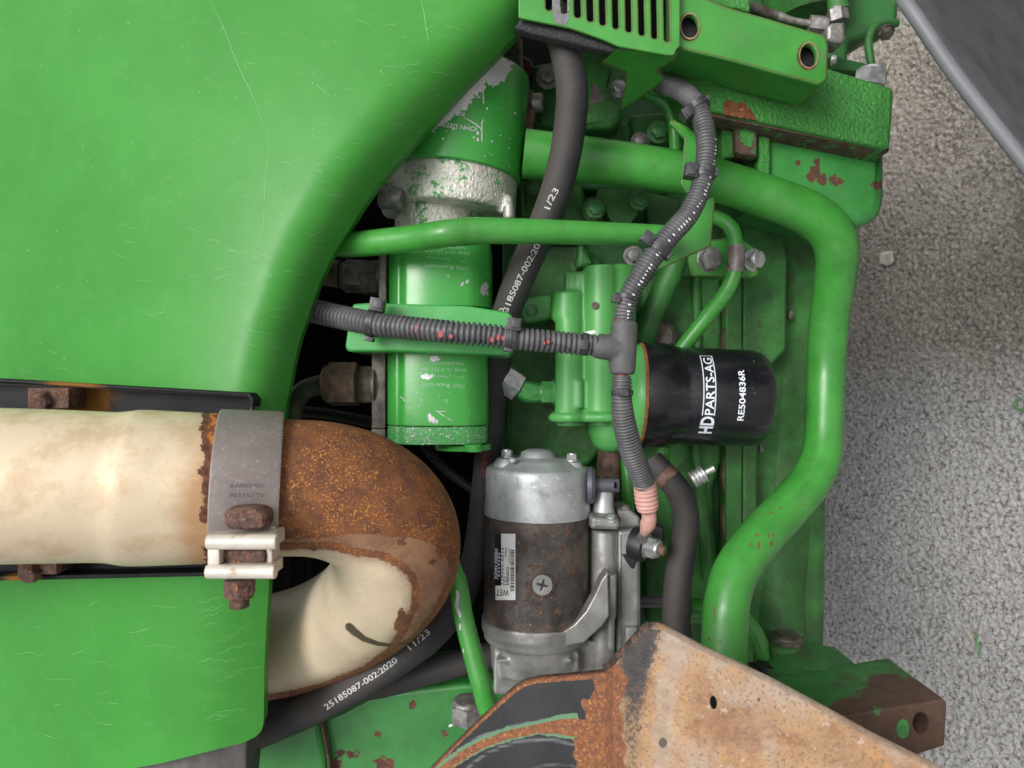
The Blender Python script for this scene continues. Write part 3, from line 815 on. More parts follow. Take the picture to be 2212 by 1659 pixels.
fade = [(540, 1165), (700, 1160), (780, 1150), (900, 1160), (960, 1180), (975, 1240), (930, 1330), (870, 1395), (784, 1447), (686, 1483), (570, 1508)]
mark = [(755, 1354), (768, 1366), (789, 1381), (815, 1390), (840, 1394), (862, 1391), (882, 1386)]
blots = [(868, 1335, 9, 22), (858, 1350, 7, 12), (925, 1150, 16, 9), (955, 1185, 12, 20), (985, 1210, 8, 14), (880, 1150, 14, 8), (870, 1172, 12, 6), (935, 1215, 10, 5), (620, 1140, 14, 20)]
rust = []; tan = []; mk = []
for q in mb.v:
    x, y, d = px(q)
    dd, sd = dist_poly((x, y), line)
    e2, s2 = dist_poly((x, y), fade)
    outer = sd < 0
    if not outer:
        r_ = 0.5 - dd / 28.0
    else:
        r_ = 0.5 + min(dd, 14) / 28.0
        if s2 > 0 and dd > 12: r_ = max(0.18, 0.75 - (dd - 10) / 22.0) if e2 > 4 else 0.5
    for (bx_, by_, rx, ry) in blots:
        q2 = ((x - bx_) / rx) ** 2 + ((y - by_) / ry) ** 2
        if q2 < 2.5 and (outer or by_ > 1320): r_ = max(r_, 0.9 - 0.35 * q2)
    tn = 0.0
    if outer: tn = 1.0
    else: tn = max(0, 0.62 - dd / 60)
    if x < 640 and outer and y > 1100: tn = 1.0
    dm, _ = dist_poly((x, y), mark)
    wm = interp([755, 790, 840, 882], [9, 6, 3.5, 2.5], x)
    mk.append(max(0, min(1, 1.1 - dm / wm * 0.6)))
    rust.append(max(0, min(1, r_))); tan.append(tn)
mb.attr = {'rust': rust, 'tan': tan, 'mark': mk}
build(mb, 'elbow', m_elbow, th, sharp=80)

th = thing('exhaust_clamp', 'grey steel band clamp with rusty bolt joining the exhaust pipe and elbow', 'clamp', P(535, 1100, 0.45))
mb = MB()
A = P(468, 1053, pd(468)); ax = (P(606, 1054, pd(606)) - A); L_ = ax.length
r0 = 165.5 * k * 0.5
mb.lathe(A, ax, [(0, r0 - 0.002), (0, r0), (L_ * 0.02, r0 + 0.0006), (L_ * 0.96, r0 + 0.0006), (L_, r0 - 0.0003), (L_, r0 - 0.006)], 120, caps=False)
band = build(mb, 'band', m_clampgrey, th)
mb = MB()
text_px(mb, [band], 'AL151150', H5(1950, 962), H5(1690, 962), 9.5, 0.0003)
text_px(mb, [band], '70-0099', H5(1955, 892), H5(1695, 892), 9.5, 0.0003)
m_stamp = M('stamped_dark', (0.10, 0.085, 0.09), 0.6)
build(mb, 'stamped_number', m_stamp, th)
mb = MB(); mb.pbox(458, 1096, 596, 1154, 0.4565, 0.464); build(mb, 'lug_saddle', m_clamplug, th, bevel=0.002)
for (x0, y0, x1, y1) in ((449, 1153, 600, 1187), (447, 1219, 596, 1250)):
    mb = MB()
    a = P(x0, (y0 + y1) / 2, 0.438); b = P(x1, (y0 + y1) / 2, 0.438)
    hh = (y1 - y0) * k * 0.438 / 2
    mb.lathe(a, b - a, [(0, hh * 0.9), (0.0006, hh), ((b - a).length - 0.0006, hh), ((b - a).length, hh * 0.9)], 32)
    mb.pbox(x0 + 1, y0 + 2, x1 - 12, y1 - 2, 0.438, 0.462)
    build(mb, 'lug', m_clamplug, th)
mb = MB(); mb.pbox(447, 1186, 474, 1222, 0.437, 0.470); mb.pbox(572, 1186, 588, 1222, 0.446, 0.462); build(mb, 'lug_web', m_clamplug, th, bevel=0.0015)
mb = MB(); mb.plate(round_poly([(477, 1110), (490, 1098), (530, 1095), (560, 1099), (574, 1112), (573, 1135), (566, 1146), (540, 1149), (490, 1147), (479, 1134)], 9), 0.438, 0.02, bev=0.005)
build(mb, 'bolt_head', m_rustbolt, th, remesh=0.0011, smooth=3)
mb = MB(); mb.pbox(473, 1188, 573, 1221, 0.443, 0.465); build(mb, 'spacer', m_rustbolt, th, bevel=0.003)
mb = MB(); rr = 35 * k * 0.452
mb.hexp(P(518, 1249, 0.452), D(0, 1, 0), rr, 0.0125, 0, 0, 6, 0.2)
build(mb, 'nut', m_rustbolt, th, bevel=0.0015)
mb = MB(); A = P(517, 1288, 0.452); rr = 21 * k * 0.452
pr = []
for i in range(25): pr.append((i * 0.0003, rr * (1 - 0.10 * (i % 6 < 3)) * (1 if i < 22 else 0.8)))
mb.lathe(A, D(0, 1, 0), pr, 24); build(mb, 'bolt_thread', m_rustbolt, th)
# ------------------------------------------------------------------ engine block and everything cast on to it
th = thing('engine_block', 'dark green engine block wall with bolted covers behind the filter and starter', 'engine', P(1350, 900, 0.85))
mb = MB()
mb.plate([(1085, 420), (1180, 250), (1250, 60), (1560, 60), (1600, 250), (1600, 1620), (1050, 1620), (1060, 1300), (1085, 960)], 0.80, 0.06, bev=0.006)
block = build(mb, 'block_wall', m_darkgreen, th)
mb = MB(); mb.plate([(300, -600), (1280, -600), (1280, 2000), (300, 2000)], 1.05, 0.02); build(mb, 'shade_backing', m_void, th)  # black sheet added behind the block so the open gaps read dark
# rear walls that close the engine bay round the block
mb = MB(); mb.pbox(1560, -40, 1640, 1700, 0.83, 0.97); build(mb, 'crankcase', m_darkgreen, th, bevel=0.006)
mb = MB(); mb.plate(round_poly([(1096, 560), (1130, 530), (1215, 528), (1262, 532), (1300, 560), (1310, 960), (1270, 1010), (1096, 1000)], 14), 0.775, 0.03, bev=0.005)
cover = build(mb, 'side_cover', m_dirty, th)
mb = MB(); mb.plate(round_poly([(1250, 528), (1262, 528), (1283, 570), (1262, 578), (1246, 578)], 4), 0.752, 0.03, bev=0.004); build(mb, 'cast_rib', m_dirty, th)
mb = MB(); mb.plate(round_poly([(1294, 405), (1368, 408), (1384, 445), (1376, 468), (1362, 482), (1325, 482), (1288, 425)], 5), 0.745, 0.02, bev=0.002); build(mb, 'cover_plate', m_dirty, th)
mb = MB(); mb.plate(ell(1283, 452, 26, 30), 0.752, 0.03, bev=0.004); build(mb, 'bolt_boss', m_dirty, th)
mb = MB(); mb.plate(round_poly([(1125, 390), (1260, 395), (1270, 470), (1235, 530), (1130, 500)], 8), 0.765, 0.03, bev=0.005); build(mb, 'cover_plate', m_dirty, th)
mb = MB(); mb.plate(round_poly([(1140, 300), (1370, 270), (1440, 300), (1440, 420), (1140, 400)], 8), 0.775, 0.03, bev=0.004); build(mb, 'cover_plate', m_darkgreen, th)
mb = MB(); mb.plate(round_poly([(1362, 248), (1446, 240), (1450, 330), (1372, 330)], 8), 0.735, 0.03, bev=0.003); build(mb, 'bolt_boss', m_dirty, th)
mb = MB(); mb.plate(round_poly([(1258, 265), (1340, 258), (1370, 280), (1362, 310), (1258, 305)], 6), 0.74, 0.03, bev=0.003); build(mb, 'bolt_boss', m_dirty, th)
mb = MB(); mb.plate(round_poly([(1395, 410), (1470, 430), (1480, 520), (1400, 520)], 8), 0.77, 0.02, bev=0.004); build(mb, 'cover_plate', m_dirty, th)
# the cover next to the rubber hose with its cut-out
mb = MB(); mb.plate(round_poly([(1240, 92), (1320, 104), (1326, 150), (1314, 163), (1312, 186), (1322, 216), (1346, 230), (1350, 246), (1343, 262), (1322, 276), (1240, 278)], 5), 0.685, 0.045, bev=0.006)
gc = build(mb, 'gear_cover', m_dirty, th)
mb = MB(); pts = [G2(800, 740), G2(845, 745), G2(920, 860), G2(905, 900), G2(830, 920), G2(795, 900), G2(815, 840)]
decal(mb, [gc], [pts], 0.0004); build(mb, 'bare_patch', M('bare_grey_patch', (0.12, 0.11, 0.105), 0.6, var=(150, 0.3)), th)
for (x, y, d, r, m_) in ((1183, 168, 0.70, 19, m_zincdark), (1336, 192, 0.70, 14, m_zinc), (1286, 451, 0.742, 15.5, m_boltgreen), (1381, 433, 0.735, 15.5, m_boltgreen),
                         (1148, 672, 0.755, 16, m_boltgreen), (1153, 402, 0.745, 13, m_boltgreen), (1368, 553, 0.74, 16, m_zincdark), (1422, 286, 0.715, 18, m_boltgreen), (1382, 306, 0.715, 15, m_zincdark)):
    bolt(th, x, y, d, r, m_, h=0.9, dome=0.05, rot=x * 0.37)
mb = MB(); mb.plate(round_poly([(1150, 140), (1200, 130), (1215, 200), (1200, 275), (1160, 270)], 8), 0.715, 0.04, bev=0.005); build(mb, 'bolt_boss', m_dirty, th)
# seams left of the gasket: block face behind the pipes
mb = MB(); mb.plate(round_poly([(1385, 590), (1560, 600), (1562, 985), (1540, 1060), (1560, 1350), (1400, 1350), (1385, 980)], 10), 0.775, 0.03, bev=0.005); build(mb, 'lower_casting', m_dirty, th)
mb = MB(); mb.tube([(1502, 600, 0.775, 12), (1508, 760, 0.775, 10)], 20); build(mb, 'cast_rib', m_dirty, th)
mb = MB(); mb.tube([(1500, 960, 0.77, 10), (1512, 1060, 0.765, 13), (1524, 1180, 0.765, 13), (1528, 1250, 0.77, 12)], 20)
build(mb, 'cast_rib', m_dirty, th)
mb = MB(); A = P(1424, 727, 0.762); mb.lathe(A, D(0, 0, -1), [(0, 0.018), (0.006, 0.017), (0.009, 0.012), (0.008, 0.008)], 28); build(mb, 'core_plug', m_darkiron, th)
# the figure cast in the block wall
mb = MB(); v, f, asp = text_mesh('5', 0.02)
pts5 = []
text_px(mb, [cover], '5', H3(700, 1235), H3(700, 1130), 34, 0.0025, bold=0.01)
build(mb, 'cast_figure', m_dirty, th)

# ------------------------------------------------------------------ oil pan
th = thing('oil_pan', 'green oil pan and flange along the bottom of the engine block', 'oil pan', P(1700, 900, 0.80))
mb = MB(); mb.plate(round_poly([(1600, 330), (1700, 330), (1760, 470), (1789, 520), (1790, 1080), (1784, 1460), (1600, 1460)], 12), 0.80, 0.17, bev=0.01); pan = build(mb, 'pan_body', m_dirty, th)
mb = MB(); mb.plate(round_poly([(1604, 470), (1640, 466), (1690, 500), (1701, 560), (1699, 755), (1667, 788), (1638, 800), (1636, 1200), (1604, 1250)], 9), 0.765, 0.03, bev=0.003); build(mb, 'pan_rib', m_dirty, th)
mb = MB(); mb.plate([(1568, 470), (1603, 468), (1603, 1260), (1568, 1260)], 0.762, 0.03, bev=0.0015); build(mb, 'pan_flange', m_dirty, th)
mb = MB(); mb.plate([(1562, 480)] + [(1564 + 3 * math.sin(i * 1.7) , 480 + i * 26) for i in range(1, 29)] + [(1570, 1240), (1570, 480)], 0.766, 0.01, bev=0.0005); build(mb, 'gasket', m_gasket, th)
for (x, y) in ((1703, 770 / 1.0), (1640, 968), (1641, 1110)):
    bolt(th, x, y - (90 if x > 1700 else 0) + 0, 0.785, 9, m_zincdark, (1, 0, -0.2), 0.8)
mb = MB(); mb.tube([(1680, 780, 0.835, 66), (1686, 990, 0.83, 64), (1690, 1150, 0.825, 62), (1680, 1290, 0.815, 55), (1690, 1400, 0.80, 50)], 28); build(mb, 'pan_bulge', m_dirty, th)
mb = MB(); mb.plate(round_poly([(1668, 1400), (1736, 1405), (1736, 1462), (1720, 1476), (1668, 1476)], 8), 0.705, 0.06, bev=0.005); boss = build(mb, 'bolt_boss', m_dirty, th)
mb = MB(); mb.hexp(P(1698, 1413, 0.725), D(0, -1, -0.1), 36 * k * 0.72, 0.017, 40 * k * 0.72, 0, 6, 0.1); build(mb, 'nut', m_darkiron, th, bevel=0.001)
mb = MB(); strip(mb, [boss], [J4(1490, 672), J4(1495, 740), J4(1515, 820)], 4.5, 0.0005, False); build(mb, 'paint_mark', m_chalk, th)

# ------------------------------------------------------------------ oil filter housing (pale green casting)
th = thing('filter_housing', 'pale green cast oil filter housing between the tee fitting and the block', 'filter housing', P(1265, 780, 0.70))
mb = MB()
DH = 0.678
def vcyl(x, y0, y1, r, d): mb.tube([(x, y0, d, r), (x, y1, d, r)], 32, per=6)
vcyl(1229, 690, 900, 30, DH); vcyl(1226, 632, 692, 36, DH + 0.004); vcyl(1298, 575, 905, 36, DH - 0.002); vcyl(1335, 575, 905, 38, DH + 0.006)
vcyl(1256, 592, 640, 36, DH + 0.01)
mb.pbox(1222, 585, 1365, 690, 0.676, 0.74); mb.pbox(1215, 690, 1350, 905, 0.678, 0.74)
mb.tube([(1193, 902, 0.678, 10), (1200, 902, 0.664, 11), (1232, 902, 0.655, 11), (1262, 902, 0.662, 11), (1300, 902, 0.655, 11), (1335, 902, 0.657, 11)], 16, 4); mb.pbox(1197, 893, 1335, 911, 0.668, 0.73)
mb.plate(round_poly([(1118, 655), (1150, 640), (1195, 635), (1195, 690), (1130, 700)], 12), 0.748, 0.03, bev=0.003)
vcyl(1250, 822, 882, 10, 0.668)
hsg = build(mb, 'housing_body', m_house, th, remesh=0.0016, smooth=7)
mb = MB()
A = P(1385, 852, 0.69); AX = (P(1640, 861, 0.69) - P(1381, 852, 0.69)).normalized()
mb.lathe(A - AX * 0.012, AX, [(-0.01, 0.030), (0.0, 0.044), (0.006, 0.0475), (0.013, 0.0480)], 72)
build(mb, 'filter_flange', m_house, th)
mb = MB(); mb.lathe(P(1316, 905, 0.70), D(0.05, 1, 0), [(0, 0.021), (0.012, 0.0205), (0.024, 0.017), (0.030, 0.010), (0.032, 0.003)], 40); build(mb, 'cast_bulb', m_house, th)
for (x, r) in ((1232, 30), (1300, 29)):
    mb = MB(); rr = r * k * 0.69; mb.lathe(P(x, 909, 0.69), D(0, 1, 0), [(0, rr), (0.0035, rr), (0.0045, rr * 0.94)], 36); build(mb, 'plug', m_house, th)
mb = MB(); mb.lathe(P(1286, 660, 0.6605), D(0, 0, -1), [(0, 0.0035), (0.0012, 0.0032), (0.0014, 0.001)], 16); build(mb, 'stop_plug', m_darkiron, th)
# angled union
u = D(-0.80, 0.25, 0.05)
mb = MB(); mb.hexp(P(1200, 848, 0.69), D(-1, 0, 0), 26 * k * 0.69, 0.013, 28 * k * 0.69); build(mb, 'union_nut', m_boltgreen, th, sharp=25)
mb = MB(); mb.tube([(1172, 848, 0.69, 21), (1150, 848, 0.69, 24), (1132, 842, 0.69, 24), (1116, 830, 0.69, 20)], 8, per=3); build(mb, 'union_elbow', m_boltgreen, th, bevel=0.001)
mb = MB(); mb.hexp(P(1120, 836, 0.69), D(-0.82, -0.52, -0.15), 33 * k * 0.69, 0.021, 0, 0, 6, 0.1); build(mb, 'union_cap', m_zinc, th, sharp=25)
# torn scrap of white paper behind the conduit
mb = MB(); mb.plate([H3(940, 300), H3(1000, 275), H3(1060, 265), H3(1078, 290), H3(1020, 310)], 0.625, 0.001, bev=0.0002); build(mb, 'paper_scrap', m_chalk, label='torn white scrap caught above the conduit beside the tee', cat='scrap')

# ------------------------------------------------------------------ oil filter
th = thing('oil_filter', 'black spin-on oil filter with white lettering under the tee fitting', 'oil filter', P(1510, 858, 0.69))
A = P(1383, 852, 0.69); L0 = (P(1652, 861, 0.69) - A).length
rb = 0.0492; rs = 0.0462
mb = MB(); mb.lathe(A, AX, [(0.0, 0.035), (0.0, rb - 0.0004), (0.002, rb), (0.020, rb), (0.024, rb - 0.001), (0.030, rs + 0.0006), (0.034, rs), (0.036, rs - 0.0005), (0.039, rs), (L0 - 0.014, rs - 0.0008), (L0 - 0.007, rs - 0.003), (L0 - 0.002, rs - 0.008), (L0, rs - 0.015), (L0, 0.01)], 96)
can = build(mb, 'filter_can', m_filter, th, sharp=60)
mb = MB(); mb.lathe(A - AX * 0.0035, AX, [(0, rb - 0.0015), (0.0008, rb - 0.0005), (0.003, rb - 0.0005), (0.0036, rb - 0.0015)], 72); build(mb, 'seal', m_seal, th)
Nf = (-F - AX * (-F).dot(AX)).normalized(); Bf = AX.cross(Nf)
def can_text(mb, s, a_m, th0, th1, h, bold=0.0, sp=1.0, lift=0.0003):
    v, f, asp = text_mesh(s, bold, sp)
    vv = []
    for (x, y) in v:
        t = th0 + (th1 - th0) * x
        a = a_m - y * h / 0.72
        vv.append(A + AX * a + (Nf * math.cos(t) + Bf * math.sin(t)) * (rs + lift))
    mb.add(vv, f)
# picture down corresponds to one sense of rotation: find it
sgn = 1 if px(A + Bf)[1] > px(A)[1] else -1
mb = MB()
can_text(mb, 'HD', 0.0588, sgn * 0.78, sgn * 0.375, 0.0118, 0.032)
can_text(mb, 'PARTS-AG', 0.0573, sgn * 0.345, -sgn * 0.86, 0.0078, 0.016)
def can_line(mb, a0, a1, t0, t1, n=24):
    v = []; 
    for i in range(n + 1):
        t = t0 + (t1 - t0) * i / n
        for a in (a0, a1): v.append(A + AX * a + (Nf * math.cos(t) + Bf * math.sin(t)) * (rs + 0.0003))
    mb.add(v, [(2 * i, 2 * i + 1, 2 * i + 3, 2 * i + 2) for i in range(n)])
can_line(mb, 0.0474, 0.0483, sgn * 0.36, -sgn * 0.93); can_line(mb, 0.0579, 0.0588, sgn * 0.36, -sgn * 0.93); can_line(mb, 0.0474, 0.0588, -sgn * 0.915, -sgn * 0.93, 1)
can_text(mb, 'RE504836R', 0.0845, sgn * 0.44, -sgn * 0.58, 0.0056, 0.02)
build(mb, 'lettering', m_print, th)

# ------------------------------------------------------------------ starter motor
th = thing('starter_motor', 'starter motor with bright aluminium cap, rusty black body and white label', 'starter motor', P(1160, 1200, 0.68))
SX = lambda y: 1161.5 - (y - 1000) * 0.012
A = P(1162, 985, 0.68); AXS = (P(1157, 1345, 0.68) - A).normalized()
def sy(y): return (P(SX(y), y, 0.68) - A).length * (1 if y >= 985 else -1)
R1 = 112.5 * k * 0.68
# near-side lines sit lower in the picture than the axis, so place rings by their near edge
def ring(yn):
    dn = 0.68 - R1
    return sy(829.5 + (yn - 829.5) * dn / 0.68)
aseam = ring(1131); aend = ring(1369)
mb = MB()
mb.lathe(A, AXS, [(-0.0065, 0.004), (-0.006, 0.010), (-0.0035, 0.0155), (0.0, 0.0165), (0.001, 0.0175), (0.0015, 0.030), (0.004, 0.035), (0.008, 0.040), (0.0095, R1 - 0.003), (0.011, R1 - 0.0012), (0.015, R1 - 0.0003), (aseam - 0.012, R1), (aseam - 0.009, R1 + 0.0005), (aseam, R1 + 0.0006), (aseam, R1 - 0.001)], 96)
mb.lathe(P(1095, 992, 0.668), AXS, [(-0.001, 0.009), (0.003, 0.012), (0.012, 0.014)], 24)
mb.lathe(P(1236, 1000, 0.668), AXS, [(-0.001, 0.008), (0.003, 0.010), (0.012, 0.012)], 24)
cap = build(mb, 'end_cap', m_alucap, th, sharp=50)
for (x, y) in ((1095, 988), (1236, 996)):
    mb = MB(); mb.hexp(P(x, y, 0.668), -AXS, 12 * k * 0.668, 0.0062, 14 * k * 0.668); build(mb, 'cap_bolt', m_zinc, th, sharp=25)
mb = MB(); mb.lathe(P(1107, 998, 0.648), -AXS, [(0, 0.0034), (0.003, 0.0034), (0.0038, 0.002)], 16); build(mb, 'rivet', m_alucap, th)
mb = MB(); mb.lathe(A, AXS, [(aseam, R1 - 0.001), (aseam + 0.0006, R1 - 0.0004), (aend + 0.01, R1 + 0.0004)], 96); yoke = build(mb, 'yoke', m_yoke, th)
# label
mb = MB()
def rect(x0, y0, x1, y1, n=6):
    out = []
    for i in range(n):
        a0 = x0 + (x1 - x0) * i / n; a1 = x0 + (x1 - x0) * (i + 1) / n
        out.append([(a0, y0), (a1, y0), (a1, y1), (a0, y1)])
    return out
qa, qb = H7(392, 962), H7(580, 1552)
decal(mb, [yoke], rect(qa[0] + 3, qa[1], qb[0], qb[1] - 1, 8), 0.0003); lab = build(mb, 'label', m_label_w, th)
mb = MB(); b0, b1 = H7(402, 962), H7(455, 1420); decal(mb, [yoke], rect(b0[0], b0[1], b1[0], b1[1], 4), 0.0005); build(mb, 'label_panel', m_label_k, lab)
mb = MB()
text_px(mb, [yoke], 'JOHN DEERE', H7(422, 1365), H7(428, 1092), 6.0, 0.0008, bold=0.03)
text_px(mb, [yoke], 'RE59588', H7(447, 1340), H7(450, 1128), 5.0, 0.0008, bold=0.02, spacing=1.3)
build(mb, 'label_print_white', m_print, lab)
mb = MB()
text_px(mb, [yoke], '228000-0844', H7(477, 1415), H7(480, 1085), 5.6, 0.0006, spacing=1.25)
text_px(mb, [yoke], '12V', H7(495, 1415), H7(497, 1335), 4.2, 0.0006)
text_px(mb, [yoke], 'N29059', H7(505, 1170), H7(508, 1085), 4.2, 0.0006)
text_px(mb, [yoke], 'DENSO', H7(524, 1415), H7(527, 1255), 6.0, 0.0006, bold=0.02)
text_px(mb, [yoke], 'MADE IN JAPAN', H7(531, 1230), H7(534, 1090), 3.0, 0.0006)
text_px(mb, [yoke], 'WET', H7(525, 1455), H7(412, 1455), 14.0, 0.0006)
rb_ = random.Random(5); y_ = 1105
while y_ < 1470:
    w_ = rb_.choice((4, 7, 10)); a0, a1 = H7(538, y_), H7(572, y_ + w_); decal(mb, [yoke], rect(a0[0], a0[1], a1[0], a1[1], 2), 0.0006); y_ += w_ + rb_.choice((4, 6, 9))
build(mb, 'label_print_black', m_label_k, lab)
# pole screw with a cross recess
h_ = cast([yoke], 1172, 1264.6); ps = px(h_[0])
cx_, cy_, cd_ = ps
cross = []
for i in range(4):
    a = i * math.pi / 2 + 0.25
    for (rr, da) in ((3.4, -0.78), (12.5, -0.16), (12.5, 0.16)):
        cross.append((cx_ + math.cos(a + da) * rr, cy_ + math.sin(a + da) * rr))
mb = MB(); mb.plate(ell(cx_, cy_, 22.5, 22.5, 40), cd_ - 0.0012, 0.003, holes=[cross], bev=0.0006); scr = build(mb, 'pole_screw', m_alucast, th)
mb = MB(); mb.lathe(P(cx_, cy_, cd_ + 0.0004), D(0, 0, -1), [(0, 0.0102), (0.0010, 0.0106), (0.0010, 0.0098)], 40, False); build(mb, 'screw_rim', m_rustbolt, th)
# drive housing
mb = MB()
def hl(y, r, d=0.68, x=1157): return (y, r)
def vl(x, d, prof, n=64):
    A0 = P(x, prof[0][0], d); pr = [((P(x, y, d) - A0).length, r * k * d) for y, r in prof]
    mb.lathe(A0, D(-0.01, 1, 0), pr, n)
def yn(y, r=0.048): return 829.5 + (y - 829.5) * (0.68 - r) / 0.68
vl(1157, 0.68, [(yn(1366), 108), (yn(1367), 116), (yn(1396), 116), (yn(1398), 112), (yn(1416), 111), (yn(1420), 98), (1440, 94)])
mb.pbox(1066, 1400, 1240, 1500, 0.655, 0.73)
mb.pbox(1075, 1425, 1235, 1433, 0.645, 0.70); mb.pbox(1180, 1410, 1250, 1450, 0.655, 0.72)
mb.pbox(1235, 1385, 1300, 1490, 0.668, 0.73)
drive = build(mb, 'drive_housing', m_alucast, th, remesh=0.0015, smooth=4)
mb = MB(); mb.plate(round_poly([(1313, 1236), (1316, 1330), (1302, 1352), (1262, 1388), (1213, 1398), (1213, 1367), (1240, 1350), (1265, 1322), (1285, 1286), (1300, 1252)], 3), 0.637, 0.02, bev=0.0012); build(mb, 'web', m_alucast, th)
# solenoid
mb = MB(); vl(1305, 0.675, [(1143, 26), (1147, 29), (1330, 29), (1332, 26), (1470, 24)], 40)
build(mb, 'solenoid', m_alucast, th)
mb = MB(); mb.plate(round_poly([(1334, 1146), (1384, 1140), (1386, 1500), (1334, 1500)], 4), 0.668, 0.05, bev=0.004); build(mb, 'solenoid_side', m_alucast, th)
mb = MB(); vl(1321, 0.652, [(1240, 11), (1335, 11), (1336, 8), (1400, 8)], 20); mb.pbox(1352, 1356, 1376, 1400, 0.66, 0.69); build(mb, 'solenoid_rib', m_alucast, th, bevel=0.0008)
mb = MB(); vl(1304, 0.675, [(1056, 21), (1095, 21.5), (1106, 24), (1114, 30), (1118, 31), (1120, 20)], 36); build(mb, 'plunger_neck', m_alucap, th)
mb = MB(); mb.plate(round_poly([(1276, 1116), (1336, 1118), (1341, 1134), (1336, 1146), (1276, 1144)], 6), 0.645, 0.06, bev=0.004)
mb.plate(round_poly([(1335, 1103), (1360, 1100), (1383, 1118), (1384, 1140), (1338, 1142)], 6), 0.672, 0.05, bev=0.003); build(mb, 'solenoid_lid', m_alucast, th)
bolt(th, 1320, 1122, 0.646, 9, m_zinc, (0, -0.8, -0.6), 1.0, 1.3, 'lid_bolt'); bolt(th, 1352, 1103, 0.68, 9, m_zincdark, (0, -0.9, -0.4), 1.0, 1.3, 'lid_bolt')
# terminal
TA = D(0.80, 0.12, -0.55)
mb = MB(); p0 = P(1368, 1172, 0.668); mb.lathe(p0, TA, [(0, 0.015), (0.010, 0.0155), (0.013, 0.0145), (0.014, 0.011)], 36); build(mb, 'terminal_base', m_black, th)
mb = MB(); mb.hexp(p0 + TA.normalized() * 0.012, TA, 0.0098, 0.0115, 0.0115); build(mb, 'terminal_nut', m_zinc, th, sharp=25)
mb = MB(); pr = [(i * 0.0005, 0.0046 * (1 - 0.08 * (i % 2))) for i in range(18)]; mb.lathe(p0 + TA.normalized() * 0.022, TA, pr + [(0.0092, 0.0032)], 18)
build(mb, 'terminal_stud', M('copper_brown_stud', (0.26, 0.17, 0.12), 0.5, 0.5, var=(200, 0.3)), th)
mb = MB(); mb.plate(round_poly([(1378, 1128), (1408, 1124), (1412, 1134), (1435, 1140), (1436, 1168), (1380, 1168)], 3), 0.69, 0.03, bev=0.002)
mb.plate(round_poly([(1340, 1195), (1390, 1195), (1378, 1215), (1372, 1232), (1362, 1230), (1350, 1212)], 4), 0.667, 0.02, bev=0.003); build(mb, 'terminal_boot', m_black, th)
mb = MB(); mb.lathe(P(1278, 1048, 0.665), D(1, 0, -0.1), [(-0.004, 0.0165), (0, 0.017), (0.003, 0.0145), (0.003, 0.0065), (0.004, 0.0062), (0.0245, 0.0062), (0.025, 0.0057)], 32); build(mb, 'breather_plug', m_plug, th, sharp=30)
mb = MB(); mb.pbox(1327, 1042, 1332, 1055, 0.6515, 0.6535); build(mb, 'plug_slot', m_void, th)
# ------------------------------------------------------------------ hydraulic pump
th = thing('hydraulic_pump', 'green and bare metal tandem hydraulic pump hanging beside the hood edge', 'pump', P(950, 600, 0.70))
DP = 0.68
def ringy(y, r_m, d=DP): return 829.5 + (y - 829.5) * (d - r_m) / d
mb = MB()
def vlathe(mb, x, d, prof, n=72, tilt=0.0):
    A0 = P(x, prof[0][0], d); mb.lathe(A0, D(tilt, 1, 0.0), [((P(x, y, d) - A0).length * (1 if y >= prof[0][0] else -1), r) for y, r in prof], n)
rd = 146 * k * DP
vlathe(mb, 1000, DP, [(ringy(95, rd), rd - 0.006), (ringy(97, rd), rd - 0.0005), (ringy(100, rd), rd), (ringy(338, rd), rd), (ringy(340, rd), rd - 0.001), (ringy(341, rd), rd - 0.01)], 96, -0.10)
drum = build(mb, 'drum', m_pump, th)
mb = MB()
bare = [G1(1750, 485), G1(1850, 540), G1(1830, 590), G1(1780, 680), G1(1700, 740), G1(1640, 745), G1(1620, 690), G1(1590, 790), G1(1500, 830), G1(1470, 900), G1(1430, 950), G1(1310, 1020), G1(1260, 1075), G1(1190, 1110), G1(1140, 1130), G1(1080, 1180)]
top = [G1(1740, 440), G1(1500, 700), G1(1290, 930), G1(1150, 1080), G1(1040, 1150)]
def fill(mb, objs, outline, lift, step=5, jag=0):
    xs = [q[0] for q in outline]; ys = [q[1] for q in outline]
    def inside(x, y):
        c = False; j = len(outline) - 1
        for i in range(len(outline)):
            (xi, yi), (xj, yj) = outline[i], outline[j]
            if (yi > y) != (yj > y) and x < (xj - xi) * (y - yi) / (yj - yi) + xi: c = not c
            j = i
        return c
    x = min(xs)
    while x < max(xs):
        y = min(ys)
        while y < max(ys):
            jx = jag * noise.noise(Vector((x * 0.13, y * 0.13, 0))) ; jy = jag * noise.noise(Vector((x * 0.13, y * 0.13, 7)))
            if inside(x + step / 2 + jx, y + step / 2 + jy): decal(mb, objs, [[(x, y), (x + step, y), (x + step, y + step), (x, y + step)]], lift)
            y += step
        x += step
fill(mb, [drum], [(a_ + 9, b_ + 4) for a_, b_ in bare] + [G1(900, 1180), G1(1300, 700), G1(1700, 380)], 0.0003, 2.0, 7)
pr_ = random.Random(11)
for i in range(30):
    a, b = G1(pr_.uniform(1250, 1960), pr_.uniform(700, 1560)); r_ = pr_.uniform(0.8, 3.2)
    o_ = [(a + math.cos(t) * r_ * pr_.uniform(0.5, 1.2), b + math.sin(t) * r_ * 1.3 * pr_.uniform(0.5, 1.3)) for t in np.linspace(0, 6.28, 9)[:-1]]
    decal(mb, [drum], [o_], 0.0003)
for (a, b) in ((G1(1618, 760), G1(1622, 920)), (G1(1607, 1080), G1(1607, 1255)), (G1(1180, 1110), G1(1190, 1180))): strip(mb, [drum], [a, ((a[0] + b[0]) / 2, (a[1] + b[1]) / 2), b], 2.6, 0.0005, False)
